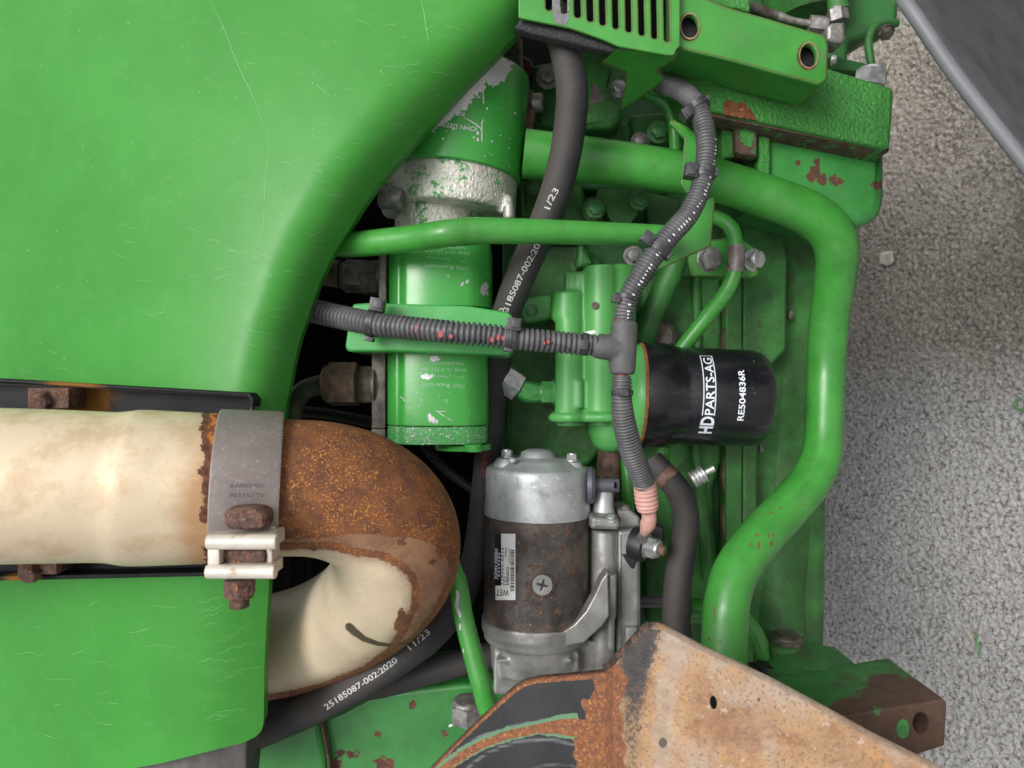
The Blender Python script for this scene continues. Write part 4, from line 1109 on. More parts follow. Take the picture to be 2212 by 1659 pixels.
strip(mb, [drum], catmull([G1(1450, 1040), G1(1520, 1080), G1(1590, 1130), G1(1610, 1170)], 4), 2.2, 0.0005)
text_px(mb, [drum], 'JOHN DEERE', G1(1575, 1128), G1(1228, 1078), 10.5, 0.0006, bold=0.0)
text_px(mb, [drum], 'RE22912', G1(1455, 995), G1(1270, 985), 9, 0.0006)
text_px(mb, [drum], 'MANN', G1(1625, 640), G1(1560, 640), 11, 0.0006)
text_px(mb, [drum], '(7930)', G1(1620, 840), G1(1500, 815), 10, 0.0008)
build(mb, 'bare_metal_wear', m_worn, th)
mb = MB()
rr1 = 134 * k * DP
vlathe(mb, 984, DP, [(ringy(338, rr1), rr1), (ringy(420, rr1), rr1), (ringy(428, rr1), rr1 - 0.002), (ringy(430, rr1), rr1 - 0.012)], 96, -0.06)
mb.lathe(P(836, 428, 0.672), D(0.95, 0.1, -0.2), [(0, 0.018), (0.012, 0.019), (0.02, 0.015)], 24)
mb.lathe(P(1092, 440, 0.652), D(0, 1, 0), [(-0.006, 0.007), (0.005, 0.0075), (0.009, 0.006)], 20)
ringo = build(mb, 'cast_flange', m_ring, th, remesh=0.0017, smooth=3)
mb = MB(); mb.lathe(P(822, 426, 0.635), D(1, 0.12, -0.12), [(0, 0.0088), (0.001, 0.0095), (0.018, 0.0095), (0.0195, 0.0085)], 28); build(mb, 'socket_bolt', m_zincdark, th)
mb = MB(); mb.lathe(P(1100, 446, 0.637), D(0, 1, 0), [(0, 0.0052), (0.008, 0.0055), (0.0105, 0.0048)], 20); build(mb, 'socket_bolt', m_alucast, th)
mb = MB(); rn = 88 * k * DP
vlathe(mb, 942, DP, [(440, rn), (545, rn), (550, rn - 0.004)], 64); build(mb, 'neck', m_ring, th)
def body(x0, x1, y0, y1, d, dep, rr, mat, name):
    mb = MB(); z = d
    pts = [(x0, 0), (x1, 0)]
    w = (x1 - x0) * k * d; cx = (x0 + x1) / 2
    prof = []
    # rounded cross-section, with the long groove the housing shows at its upper third
    n = 64
    for i in range(n + 1):
        t = i / n; X = -w / 2 + w * t
        e = abs(2 * t - 1)
        q = 0.010 * e * e + 0.012 * (max(0, e - 0.55) / 0.45) ** 2.2
        q += 0.0022 * math.exp(-((t - 0.145) / 0.028) ** 2)
        prof.append((X, q))
    v = []; f = []
    ys = [y0, y0 + 1.5, (y0 + y1) / 2, y1 - 1.5, y1]; ins = [0.0012, 0, 0, 0, 0.0012]
    for y, ii in zip(ys, ins):
        base = P(cx, y, d)
        for X, q in prof: v.append(base + R * (X * (1 - ii * 8)) + F * (q + ii))
        v.append(base + R * (w / 2) + F * dep); v.append(base - R * (w / 2) + F * dep)
    m = n + 3
    for a in range(len(ys) - 1):
        for j in range(m): f.append((a * m + j, a * m + (j + 1) % m, (a + 1) * m + (j + 1) % m, (a + 1) * m + j))
    f.append(tuple(range(m))); f.append(tuple((len(ys) - 1) * m + j for j in range(m)))
    mb.add(v, f)
    return build(mb, name, mat, th, sharp=40)
b1 = body(829, 1057, 512, 660, 0.625, 0.10, 0.02, m_pump, 'upper_body')
b2 = body(826, 1050.5, 745, 921, 0.625, 0.10, 0.02, m_pump, 'lower_body')
b3 = body(827, 1048.5, 922, 962, 0.6255, 0.10, 0.02, m_pump_chip, 'end_cover')
mb = MB(); mb.pbox(803, 760, 832, 925, 0.642, 0.72); build(mb, 'side_face', m_darkiron, th, bevel=0.001)
mb = MB(); mb.pbox(802, 926, 832, 958, 0.645, 0.72); build(mb, 'side_face', m_darkiron, th, bevel=0.001)
mb = MB(); mb.pbox(818, 540, 834, 655, 0.640, 0.72); build(mb, 'side_face', m_darkiron, th, bevel=0.001)
mb = MB(); mb.plate(round_poly([(762, 656), (800, 654), (1010, 660), (1100, 675), (1110, 688), (1111, 752), (1100, 768), (840, 759), (752, 760), (745, 750), (752, 700)], 7), 0.598, 0.09, bev=0.002)
pf = build(mb, 'mounting_flange', M('pump_flange_paint', (0.055, 0.32, 0.075), 0.30, var=(20, 0.12), rvar=0.15, layers=[{'m': ('scale', ('noise', 40, 0.5, 0.7), 0.3), 'c': (0.16, 0.38, 0.17), 'r': 0.5}, {'m': ('edge', 0.0015, 0.12, 0.22, 300, 0.35), 'c': (0.2, 0.13, 0.06), 'r': 0.7}], bump=[(500, 0.08, 0.0005)]), th)
mb = MB(); mb.lathe(P(1000, 958, 0.66), D(0, 1, 0), [(0, 0.026), (0.005, 0.0255)], 36); mb.lathe(P(1022, 960, 0.632), D(0, 1, 0), [(0, 0.0078), (0.006, 0.0076), (0.0065, 0.006)], 24); build(mb, 'end_boss', m_pump, th)
mb = MB()
fill(mb, [b2], ell(*H2(1415, 518), 11, 6, 14), 0.0003, 1.6, 4); fill(mb, [b2], ell(*H2(1345, 680), 13, 7, 14), 0.0003, 1.6, 5)
for e_ in ((1372, 1040, 4.5, 10), (1402, 1062, 4, 8), (1432, 1075, 2.5, 5)): decal(mb, [b2], [ell(*H2(e_[0], e_[1]), e_[2], e_[3], 12, -0.2)], 0.0003)
for e_ in ((1435, 1078, 3, 5), (1478, 1055, 3, 5)): decal(mb, [b1], [ell(*G4(e_[0], e_[1]), e_[2], e_[3], 12, 0.4)], 0.0003)
fill(mb, [b1], [G4(1600, 1100), G4(1650, 1050), G4(1662, 1080), G4(1660, 1170), G4(1620, 1180), G4(1595, 1150)], 0.0003, 1.6, 3)
for pth in ([H2(1430, 975), H2(1470, 1010), H2(1510, 1035)], [H2(1425, 985), H2(1480, 985), H2(1512, 985)], [H2(1525, 1045), H2(1570, 1068)], [H2(1105, 855), H2(1135, 870), H2(1145, 900)]): strip(mb, [b2], catmull(pth, 3), 1.8, 0.0003)
for i in range(34):
    a, b = H2(pr_.uniform(1000, 1800), pr_.uniform(480, 1100)); r_ = pr_.uniform(0.4, 1.0); decal(mb, [b2], [ell(a, b, r_, r_ * 1.4, 7)], 0.0003)
build(mb, 'bare_chips', m_bare, th, kind='stuff')
m_emboss = M('embossed_pump_lettering', (0.27, 0.52, 0.29), 0.4)
mb = MB()
for (o_, rows_) in ((b1, [('MNR 1519 222 354', G4(1495, 790), G4(1115, 775), 7), ('Made in Germany', G4(1330, 850), G4(1120, 830), 5.0), ('(7930)', G4(1480, 925), G4(1382, 915), 8), ('Rexroth', G4(1355, 912), G4(1108, 900), 8.5), ('EL', G4(1325, 992), G4(1285, 990), 8), ('<-', G4(1470, 865), G4(1400, 860), 6), ('TANDEM FE201', G4(1475, 745), G4(1200, 735), 6)]),
                    (b2, [('TANDEM FE201', H2(1672, 548), H2(1365, 545), 7), ('MNR 1519 222 354', H2(1690, 605), H2(1295, 598), 7.5), ('Made in Germany', H2(1530, 670), H2(1315, 660), 5), ('<-', H2(1668, 672), H2(1595, 672), 6), ('(7930)', H2(1680, 745), H2(1575, 742), 8), ('Rexroth', H2(1545, 740), H2(1305, 735), 8.5), ('EL', H2(1532, 880), H2(1488, 880), 8.5)])):
    for (s_, a, b, h_) in rows_: text_px(mb, [o_], s_, a, b, h_, 0.0004)
build(mb, 'embossed_lettering', m_emboss, th, kind='stuff')
# pressure ports with their nuts
mb = MB(); mb.hexp(P(826, 601, 0.665), D(-1, 0, 0), 40 * k * 0.665, 0.0165, 41 * k * 0.665, 0, 6, 0.2); build(mb, 'port_adapter', m_darkiron, th, sharp=25)
mb = MB(); mb.hexp(P(788, 598, 0.665), D(-1, -0.05, 0), 36 * k * 0.665, 0.022, 0, 0, 6, 0.5); mb.lathe(P(735, 592, 0.665), D(-1, -0.05, 0), [(0, 0.013), (0.014, 0.0115), (0.045, 0.0115)], 24); build(mb, 'port_nut', m_darkiron, th, sharp=25)
mb = MB(); mb.hexp(P(815, 832, 0.655), D(-1, 0, 0), 44 * k * 0.655, 0.015, 46 * k * 0.655, 0, 6, 0.25); build(mb, 'port_adapter', m_darkiron, th, sharp=25)
mb = MB(); mb.hexp(P(773, 830, 0.645), D(-1, 0, 0), 50 * k * 0.645, 0.030, 0, 0, 6, 0.35); build(mb, 'port_nut', m_brownnut, th, sharp=25)
mb = MB(); mb.tube([(712, 830, 0.650, 24), (690, 832, 0.652, 22), (655, 846, 0.655, 22), (634, 880, 0.66, 22), (624, 940, 0.665, 22), (622, 1020, 0.67, 22)], 28); build(mb, 'pressure_pipe', M('grimy_pipe', (0.06, 0.075, 0.045), 0.5, 0.2, var=(60, 0.5), layers=[{'m': ('scale', ('noise', 90, 0.5, 0.7), 0.6), 'c': (0.10, 0.085, 0.065), 'r': 0.8}]), th)
# rear casting and bracket right of the drum
mb = MB(); mb.plate(round_poly([(1060, 60), (1128, 80), (1131, 148), (1060, 128)], 6), 0.70, 0.06, bev=0.004); build(mb, 'rear_casting', m_darkiron, th)
mb = MB(); mb.plate(round_poly([(1126, 205), (1140, 188), (1153, 195), (1157, 225), (1152, 290), (1150, 340), (1138, 368), (1126, 370)], 6), 0.685, 0.03, bev=0.003); build(mb, 'mounting_ear', m_gasket, th)
mb = MB(); mb.lathe(P(1152, 223, 0.69), D(1, 0, -0.2), [(0, 0.009), (0.008, 0.009), (0.0095, 0.0075)], 24); build(mb, 'ear_bolt', m_zincdark, th)
mb = MB(); mb.plate(round_poly([(1128, 118), (1148, 130), (1158, 155), (1145, 168), (1128, 165)], 5), 0.72, 0.02, bev=0.002); build(mb, 'red_cap', M('dull_red_plastic', (0.10, 0.012, 0.01), 0.5), th)

# ------------------------------------------------------------------ pipes
def pipe(name, label, pts, mat, n=36, per=10, cat='pipe', group=None, end=None):
    mb = MB(); mb.tube(pts, n, per)
    o = build(mb, name, mat, label=label, cat=cat, sharp=60)
    if group: o['group'] = group
    return o
big = [(1132, 332, 0.665, 52), (1260, 345, 0.665, 49), (1400, 362, 0.668, 46), (1540, 388, 0.67, 45), (1670, 430, 0.672, 46), (1745, 461, 0.676, 47), (1790, 497, 0.682, 47), (1808, 545, 0.69, 45), (1803, 610, 0.705, 42), (1791, 690, 0.72, 40.5), (1784, 800, 0.73, 39.5), (1780, 920, 0.722, 39.5), (1774, 985, 0.714, 41), (1750, 1038, 0.705, 43), (1710, 1088, 0.695, 44.5), (1666, 1135, 0.685, 46), (1622, 1185, 0.67, 47), (1586, 1242, 0.655, 48), (1570, 1305, 0.645, 48.5), (1566, 1365, 0.64, 49), (1563, 1460, 0.63, 50)]
bigp = pipe('bent_pipe', 'thick bright green pipe bent in a long loop round the oil filter', big, m_pipe, 56)
mb = MB()
for (a_, b_, rx, ry, ro) in ((1182, 960, 2.2, 10, 0.1), (1295, 940, 3, 7, 0.1), (1165, 862, 5, 2.5, 0.4), (1272, 870, 1.5, 4, 0), (1305, 860, 1.5, 4.5, 0), (1112, 945, 4, 2.5, 0.5), (1375, 625, 3.5, 2, -0.3), (1300, 665, 4, 1.6, 0), (795, 1500, 1.2, 2.5, 0.4), (792, 1530, 2, 3.4, 0.4), (790, 1565, 2, 3.4, 0.4), (797, 1595, 1.6, 3, 0.4), (788, 1635, 1.4, 2.5, 0.4), (745, 1785, 2.5, 4, -0.4), (845, 1805, 3.5, 1.6, 0)):
    decal(mb, [bigp], [ell(*H8(a_, b_), rx, ry, 10, ro)], 0.0003)
build(mb, 'rust_nicks', M('rust_nick', (0.17, 0.06, 0.035), 0.8), bigp, kind='stuff')
th = thing('brace_tube', 'straight bright green brace tube crossing in front of the hydraulic pump', 'tube', P(1100, 500, 0.60))
mb = MB(); mb.tube([(700, 534, 0.625, 18), (722, 532, 0.62, 22), (745, 529.5, 0.612, 26.5), (800, 525, 0.60, 28), (892, 515, 0.585, 28.5), (960, 505, 0.572, 29.5), (1014, 500, 0.575, 30), (1063, 498.5, 0.578, 28.5), (1188, 501, 0.585, 26.5), (1300, 504, 0.592, 24.5), (1400, 507, 0.60, 22.5), (1440, 508, 0.60, 20), (1448, 512, 0.60, 14)], 40, 10); build(mb, 'tube', m_pipe, th, sharp=60)
mb = MB(); mb.plate(round_poly([(1430, 500), (1500, 440), (1543, 424), (1545, 436), (1536, 532), (1416, 586), (1404, 560)], 4), 0.625, 0.004, bev=0.0008)
build(mb, 'foot_plate', m_edged, th)
pipe('fuel_line', 'thin green line curving from the big pipe to the oil filter top', [(1520, 462, 0.70, 14), (1545, 469, 0.69, 15), (1570, 482, 0.682, 16), (1586, 508, 0.678, 16.5), (1589, 560, 0.675, 16.5), (1583, 600, 0.675, 16.5), (1562, 640, 0.68, 16.5), (1525, 687, 0.69, 16.5), (1470, 757, 0.70, 16)], m_pipe, 28)
th = thing('line_clip', 'worn metal clip and plate holding the thin green line between two bolts', 'clip', P(1580, 560, 0.68))
mb = MB(); mb.tube([(1589, 531, 0.675, 19), (1590, 560, 0.675, 19), (1587, 588, 0.675, 19)], 28)
m_clipmetal = M('worn_clip_metal', (0.18, 0.155, 0.15), 0.55, 0.3, var=(90, 0.3), layers=[{'m': ('noise', 110, 0.58, 0.64), 'c': (0.05, 0.25, 0.06), 'r': 0.4, 'k': 0.0}, {'m': ('noise', 90, 0.62, 0.66, (1, 1, 1), 2.0), 'c': RUST, 'r': 0.85}])
build(mb, 'saddle', m_clipmetal, th)
mb = MB(); mb.plate(round_poly([(1487, 560), (1500, 520), (1600, 512), (1642, 545), (1640, 590), (1628, 600), (1495, 596)], 6), 0.70, 0.006, bev=0.001); build(mb, 'clip_plate', m_edged, th)
bolt(th, 1531, 560, 0.70, 25, m_zincdark, (0.1, 0.1, -1), 0.75, 1.1); bolt(th, 1625, 562, 0.70, 20, m_zinc, (0.35, 0.05, -0.9), 1.0, 1.25)
pipe('return_pipe', 'dark green slanting pipe behind the lower part of the upper conduit', [(1475, 520, 0.735, 25), (1450, 590, 0.735, 25), (1420, 655, 0.738, 25), (1395, 715, 0.74, 25), (1375, 790, 0.745, 25)], m_dirty)
pipe('dipstick_tube', 'thin green tube bending down behind the top of the upper conduit', [(1380, 198, 0.70, 12), (1405, 208, 0.695, 13), (1438, 226, 0.69, 13.5), (1452, 255, 0.69, 13), (1457, 290, 0.69, 12.5), (1459, 345, 0.695, 12.5)], m_pipe, 28)
mb = MB(); mb.plate(round_poly([(1446, 264), (1453, 257), (1480, 270), (1512, 290), (1514, 392), (1500, 432), (1488, 420), (1471, 398), (1480, 298)], 4), 0.612, 0.005, bev=0.001)
build(mb, 'harness_bracket', m_edged, label='bent green strip bracket carrying the upper conduit over the big pipe', cat='bracket')
tubeg = pipe('oil_drain_tube', 'slim green tube with silver paint chips left of the starter motor', [(950, 1150, 0.62, 21), (975, 1225, 0.61, 21), (989, 1262, 0.605, 21), (1000, 1325, 0.60, 21), (1018, 1400, 0.595, 21.5), (1040, 1480, 0.59, 22), (1052, 1522, 0.59, 22), (1068, 1556, 0.59, 22)], m_pipe, 32)
mb = MB()
for pth, w_ in (([J2(1830, 85), J2(1840, 140), J2(1830, 220), J2(1850, 280), J2(1862, 325)], 8), ([J2(1860, 380), J2(1862, 440)], 5), ([J2(1890, 600), J2(1893, 640)], 3)):
    strip(mb, [tubeg], catmull(pth, 4), w_, 0.0003)
mb2 = mb
o = build(mb2, 'paint_chip', m_bare, tubeg)
pipe('coolant_stub', 'short green stub pipe right of the lower hose', [(1490, 1313, 0.73, 21), (1530, 1315, 0.73, 20), (1580, 1322, 0.73, 19), (1615, 1345, 0.725, 17), (1640, 1385, 0.72, 17), (1652, 1432, 0.715, 17), (1655, 1460, 0.715, 17)], m_pipe, 28)
mb = MB(); mb.lathe(P(1660, 1434, 0.70), D(0.02, 1, 0), [(0, 0.012), (0.002, 0.0135), (0.016, 0.0135), (0.021, 0.010)], 28); mb.lathe(P(1628, 1438, 0.70), D(0.02, 1, 0), [(0, 0.010), (0.012, 0.011)], 20)
build(mb, 'rubber_cap', m_black, label='black rubber cap on the end of the short green stub pipe', cat='cap')
pipe('grey_line', 'short grey line between the starter motor and the lower hose', [(1375, 1300, 0.735, 12), (1430, 1300, 0.735, 12), (1500, 1302, 0.735, 12)], m_conduit, 20, cat='line')
pipe('vent_hose', 'dark brown hose standing behind the starter motor plug', [(1322, 930, 0.765, 27), (1318, 980, 0.765, 27), (1312, 1070, 0.77, 26), (1306, 1150, 0.775, 26)], m_gasket, 28, cat='hose')
pipe('drain_tube', 'upright green tube behind the pink terminal sleeve', [(1352, 960, 0.76, 13), (1356, 1040, 0.755, 14), (1358, 1120, 0.755, 14), (1362, 1230, 0.76, 14)], m_pipe, 24)
pipe('green_inlet', 'short dark green inlet above the lower rubber hose', [(1432, 965, 0.715, 15), (1432, 1000, 0.715, 15)], m_dirty, 24)

# ------------------------------------------------------------------ rubber hoses
hosep = [(1190, -120, 0.63, 33), (1206, 40, 0.602, 34), (1213, 80, 0.60, 33.5), (1228, 140, 0.60, 34), (1236, 200, 0.60, 35), (1232, 262, 0.603, 35), (1222, 330, 0.607, 34.5), (1202, 410, 0.615, 34), (1172, 490, 0.625, 33), (1138, 565, 0.635, 32.5), (1107, 640, 0.645, 32), (1085, 710, 0.66, 31), (1072, 790, 0.68, 30), (1062, 900, 0.70, 29), (1048, 1040, 0.71, 28.5), (1036, 1150, 0.70, 29), (1022, 1220, 0.685, 30), (985, 1305, 0.66, 33), (925, 1375, 0.645, 35), (850, 1428, 0.64, 36.5), (770, 1477, 0.645, 37), (700, 1515, 0.655, 37), (640, 1545, 0.67, 36), (560, 1580, 0.69, 35)]
th = thing('hydraulic_hose', 'thick black rubber hose with white numbers running down past the pump', 'hose', P(1100, 700, 0.65))
mb = MB(); mb.tube(hosep, 48, 14); hose = build(mb, 'hose_body', m_rubber, th, sharp=80)
mb = MB(); text_px(mb, [hose], '1/23', None, None, 13, 0.0004, 0.01, path=[G5(662, 418), G5(690, 340), G5(745, 245)]); build(mb, 'printed_number', m_hoseprint, th)
mb = MB(); text_px(mb, [hose], '25185087-002:2020', None, None, 13, 0.0004, 0.012, path=[G5(235, 1345), G5(300, 1310), G5(335, 1210), G5(385, 1110), G5(435, 1000), G5(490, 900), G5(535, 820), G5(580, 730), G5(625, 640)]); build(mb, 'printed_number', m_hoseprint, th)
mb = MB(); text_px(mb, [hose], '25185087-002:2020', None, None, 13, 0.0004, 0.012, path=[J2(680, 1145), J2(750, 1095), J2(850, 1030), J2(960, 960), J2(1060, 895), J2(1180, 815), J2(1310, 715)]); build(mb, 'printed_number', m_hoseprint, th)
mb = MB(); text_px(mb, [hose], '11/23', None, None, 13, 0.0004, 0.012, path=[J2(1420, 620), J2(1500, 555), J2(1600, 465)]); build(mb, 'printed_number', m_hoseprint, th)
mb = MB(); text_px(mb, [hose], '1.0', H2(1885, 715), H2(1890, 620), 8, 0.0004); build(mb, 'printed_number', m_hoseprint, th)
mb = MB(); text_px(mb, [hose], 'AE EXCELLENT', H2(1870, 1570), H2(1875, 1060), 9.5, 0.0004, 0.01); build(mb, 'printed_word', m_redprint, th)
th = thing('coolant_hose', 'bent black rubber hose with a steel clip between starter and big pipe', 'hose', P(1465, 1200, 0.69))
mb = MB(); mb.tube([(1408, 990, 0.70, 22), (1424, 1012, 0.697, 25), (1450, 1040, 0.693, 27), (1473, 1076, 0.69, 28), (1482, 1125, 0.688, 28), (1476, 1180, 0.686, 28.5), (1466, 1240, 0.684, 29), (1461, 1300, 0.683, 30), (1461, 1350, 0.683, 30), (1463, 1374, 0.683, 31), (1464, 1378, 0.683, 27), (1466, 1430, 0.683, 27)], 40, 10); build(mb, 'hose_body', m_rubber, th, sharp=80)
mb = MB(); mb.tube([(1432, 1022, 0.6955, 27.3), (1447, 1037, 0.693, 28.3)], 40, 4); build(mb, 'clip_band', m_gasket, th)
mb = MB(); a = P(1494, 1038, 0.68); pr = []
for i in range(12): pr.append((i * 0.0012, 0.0085 if i % 3 else 0.0072))
mb.lathe(a, D(0.85, -0.5, -0.1), pr + [(0.0145, 0.005), (0.0150, 0.0033), (0.0235, 0.0033)], 24); build(mb, 'clip_screw', m_zinc, th)
mb = MB(); mb.quadgrid(lambda a_, b_: P(1480 + 14 * a_ + 10 * math.sin(a_ * 2.5), 1000 + 42 * a_, 0.69 - 0.012 * b_) , 8, 2); build(mb, 'clip_tail', m_zincdark, th)
pipe('breather_hose', 'grey rubber hose low behind the printed hose left of the starter', [(760, 1490, 0.70, 26), (830, 1478, 0.70, 27), (906, 1457, 0.70, 28), (1004, 1430, 0.70, 28), (1075, 1410, 0.705, 28), (1130, 1390, 0.72, 27)], m_rubber, 32, cat='hose')
mb = MB(); mb.corr([(915, 955, 0.76, 11), (935, 985, 0.755, 11), (967, 1018, 0.75, 11), (1018, 1056, 0.745, 11), (1060, 1085, 0.745, 11)], 0.0035); build(mb, 'thin_conduit', m_conduit_dk, label='thin black corrugated conduit in the gap under the hydraulic pump', cat='conduit')
mb = MB(); mb.corr([(620, 888, 0.78, 13), (700, 893, 0.775, 13), (800, 912, 0.77, 13), (860, 930, 0.77, 13)], 0.004); build(mb, 'thin_conduit', m_conduit_dk, label='black corrugated conduit in the dark recess left of the pump base', cat='conduit')
# ------------------------------------------------------------------ wiring harness in corrugated conduit
th = thing('wiring_harness', 'grey corrugated cable conduit with three branches meeting at a rubber tee', 'cable harness', P(1345, 755, 0.60))
left = [(640, 663, 0.620, 26), (674, 671, 0.611, 26.5), (740, 686, 0.599, 26.5), (797, 697, 0.585, 26), (838, 704, 0.576, 26), (960, 716, 0.562, 25.5), (1058, 724.5, 0.562, 25.5), (1111, 731, 0.563, 25), (1197, 738.5, 0.567, 24.5), (1258, 743.5, 0.57, 24), (1300, 748, 0.573, 23)]
mb = MB(); frl, cl, sl = mb.corr(left, 0.0041, 36, 0.22); cleft = build(mb, 'conduit', m_conduit, th, sharp=80)
upper = [(1425, 178, 0.650, 20), (1441, 186, 0.635, 21), (1470, 195.5, 0.615, 21.5), (1500, 221, 0.60, 22), (1515, 250, 0.592, 22), (1524, 293, 0.586, 22), (1526, 330, 0.583, 22), (1520, 376, 0.58, 22), (1509, 418, 0.577, 22.5), (1486, 465, 0.574, 23.5), (1452, 503, 0.572, 24), (1416, 546, 0.571, 24), (1382, 599, 0.571, 23.5), (1357, 640, 0.572, 22.5), (1349, 672, 0.573, 22.5), (1347, 702, 0.573, 22)]
mb = MB(); fru, cu_, su = mb.corr(upper, 0.0029, 34, 0.2); cup = build(mb, 'conduit', m_conduit, th, sharp=80)
lower = [(1343, 812, 0.573, 18), (1343, 822, 0.573, 22), (1343, 863, 0.575, 22.5), (1347, 905, 0.58, 25), (1361, 966, 0.588, 25.5), (1378, 1010, 0.596, 24.5), (1393, 1049, 0.602, 23.5)]
mb = MB(); frw, cw, sw = mb.corr(lower, 0.0026, 34, 0.17); clow = build(mb, 'conduit', m_conduit, th, sharp=80)
# red wire showing at the loose ends and through the splits
mb = MB(); mb.tube([(1346, 690, 0.573, 17), (1345, 706, 0.573, 17)], 20); build(mb, 'wire', m_wire, th)
mb = MB(); mb.tube([(1344, 800, 0.573, 14), (1343, 822, 0.573, 14)], 20); build(mb, 'wire', m_wire, th)
holes = [(H2(1246, 250), 2.6, 9.5), (H2(1464, 300), 5.2, 8.6), (H2(1556, 322), 4.4, 4.4), (H2(1922, 350), 4.0, 6.5), (H2(1975, 330), 3.4, 7), (H2(2020, 336), 3.6, 5.5), (H3(610, 380), 2.6, 4.0), (H3(648, 368), 3.2, 5.0)]
mb = MB(); mb3 = MB(); hr = random.Random(9)
for (c_, rx, ry) in holes:
    o_ = [(c_[0] + math.cos(t) * (rx + 1.3) * hr.uniform(0.8, 1.25), c_[1] + math.sin(t) * (ry + 1.5) * hr.uniform(0.8, 1.2)) for t in np.linspace(0, 6.283, 13)[:-1]]
    q = MB(); decal(q, [cleft], [ell(c_[0], c_[1], 0.6, 0.6, 4)], 0.0)
    if not q.v: continue
    dh = px(sum(q.v, Vector()) / len(q.v))[2] - 0.0012
    mb3.add([P(a, b, dh) for a, b in o_], [tuple(range(len(o_)))])
    e_ = ell(c_[0], c_[1], rx, ry, 12); mb.add([P(a, b, dh - 0.0003) for a, b in e_], [tuple(range(12))])
build(mb3, 'torn_edges', m_black, th, kind='stuff'); build(mb, 'exposed_wire', m_wire, th, kind='stuff')
mb = MB()
for i in range(26):
    t = hr.uniform(0.30, 0.97); y_ = None
    x_ = 838 + (1270 - 838) * t; yc = interp([q[0] for q in left], [q[1] for q in left], x_) + hr.uniform(-4, 16)
    decal(mb, [cleft], [[(x_ + hr.uniform(-2, 2), yc + hr.uniform(-5, 5)) for _ in range(4)]], 0.0003)
build(mb, 'torn_nicks', m_black, th, kind='stuff')
# white flecks along the seam of the upper branch
mb = MB()
for i in range(6, cu_ - 1):
    fi = i * su + 3
    c, t, n_, b_, r_ = fru[fi]
    x0, y0, d0 = px(c)
    if y0 < 300 or hr.random() < (0.22 if y0 < 560 else 0.45): continue
    # the seam sits a little right of the middle
    s_ = -1 if px(c + b_ * 0.01)[0] < x0 else 1
    ang = s_ * interp([300, 380, 470, 560, 640, 700], [0.95, 0.75, 0.45, 0.40, 0.5, 0.4], y0)
    da = hr.uniform(0.05, 0.16); ang += hr.uniform(-0.05, 0.05); v = []
    for (aa, tt) in ((-da, -0.0006), (da, -0.0006), (da, 0.0006), (-da, 0.0006)):
        v.append(c + t * tt + (n_ * math.cos(ang + aa) + b_ * math.sin(ang + aa)) * (r_ + 0.0004))
    mb.add(v, [(0, 1, 2, 3)])
build(mb, 'paint_flecks', m_tape, th, kind='stuff')
# tee
mb = MB()
mb.tube([(1348.5, 697, 0.574, 26), (1348.5, 699, 0.574, 28.5), (1347, 740, 0.574, 29), (1344.5, 790, 0.574, 28.5), (1343.6, 806, 0.574, 27), (1343.5, 809, 0.574, 24)], 40, 6)
mb.tube([(1287, 746, 0.572, 24), (1289, 746.5, 0.572, 27), (1310, 750, 0.572, 28), (1348, 754, 0.574, 28)], 40, 6)
build(mb, 'tee_fitting', m_tee, th, remesh=0.0011, smooth=6)
# clips
def clip(x, y, d, ang, r, w, tab):
    """moulded clip: a band round the conduit plus its locking tab; ang = conduit direction in the picture"""
    mb = MB(); c, s = math.cos(ang), math.sin(ang)
    pts = [(x - c * w / 2, y - s * w / 2, d, r - 1.2), (x - c * w / 2.1, y - s * w / 2.1, d, r), (x + c * w / 2.1, y + s * w / 2.1, d, r), (x + c * w / 2, y + s * w / 2, d, r - 1.2)]
    mb.tube(pts, 30, raw=True)
    mb.tube([(x - c * 3, y - s * 3, d, r + 1.6), (x + c * 3, y + s * 3, d, r + 1.6)], 30, raw=True)
    tx, ty, tw, tl = tab
    ca = P(x + tx, y + ty, d - r * k * d * 0.35)
    hx = D(c, s, 0) * (tw * k * d / 2); hy = D(-s, c, 0) * (tl * k * d / 2)
    mb.box(ca, hx, hy, F * 0.006)
    mb.box(P(x - tx * 0.95, y - ty * 0.95, d - r * k * d * 0.1), D(c, s, 0) * (tw * 0.3 * k * d), D(-s, c, 0) * (tl * 0.16 * k * d), F * 0.005)
    mb.box(ca - F * 0.004 + D(c, s, 0) * (tw * 0.14 * k * d), hx * 0.55, hy * 0.6, F * 0.0035)
    return build(mb, 'clip', m_clip, th, bevel=0.0006)
clip(807, 697, 0.583, 0.18, 31, 26, (9, -38, 30, 28)); clip(1104, 729, 0.562, 0.09, 29, 22, (6, -28, 32, 26))
clip(1506, 231, 0.596, 1.05, 26, 24, (-22, 16, 24, 24)); clip(1519, 372, 0.580, 1.75, 27, 26, (-27, -2, 30, 26)); clip(1422, 536, 0.571, 2.25, 28, 24, (-24, -20, 26, 26))
def tie(x, y, d, ang, r, hx_):
    mb = MB(); c, s = math.cos(ang), math.sin(ang)
    mb.tube([(x - c * 5.5, y - s * 5.5, d, r), (x + c * 5.5, y + s * 5.5, d, r)], 30, raw=True)
    mb.box(P(x + hx_[0], y + hx_[1], d - r * k * d * 1.0 if abs(hx_[0]) < 10 else d - 0.004), D(c, s, 0) * 0.0030, D(-s, c, 0) * 0.0036, F * 0.0028)
    build(mb, 'cable_tie', m_clip, th, bevel=0.0005)
tie(1353, 642, 0.572, 1.75, 24, (-22, 4)); tie(1262, 743.5, 0.57, 0.08, 25, (0, 2)); tie(1344, 848, 0.574, 1.57, 24, (2, 0))
mb = MB(); fr_, a_, b_ = mb.corr([(1392, 1044, 0.602, 24), (1394, 1060, 0.604, 25), (1397, 1085, 0.606, 25), (1399, 1100, 0.607, 23)], 0.0036, 32, 0.10)
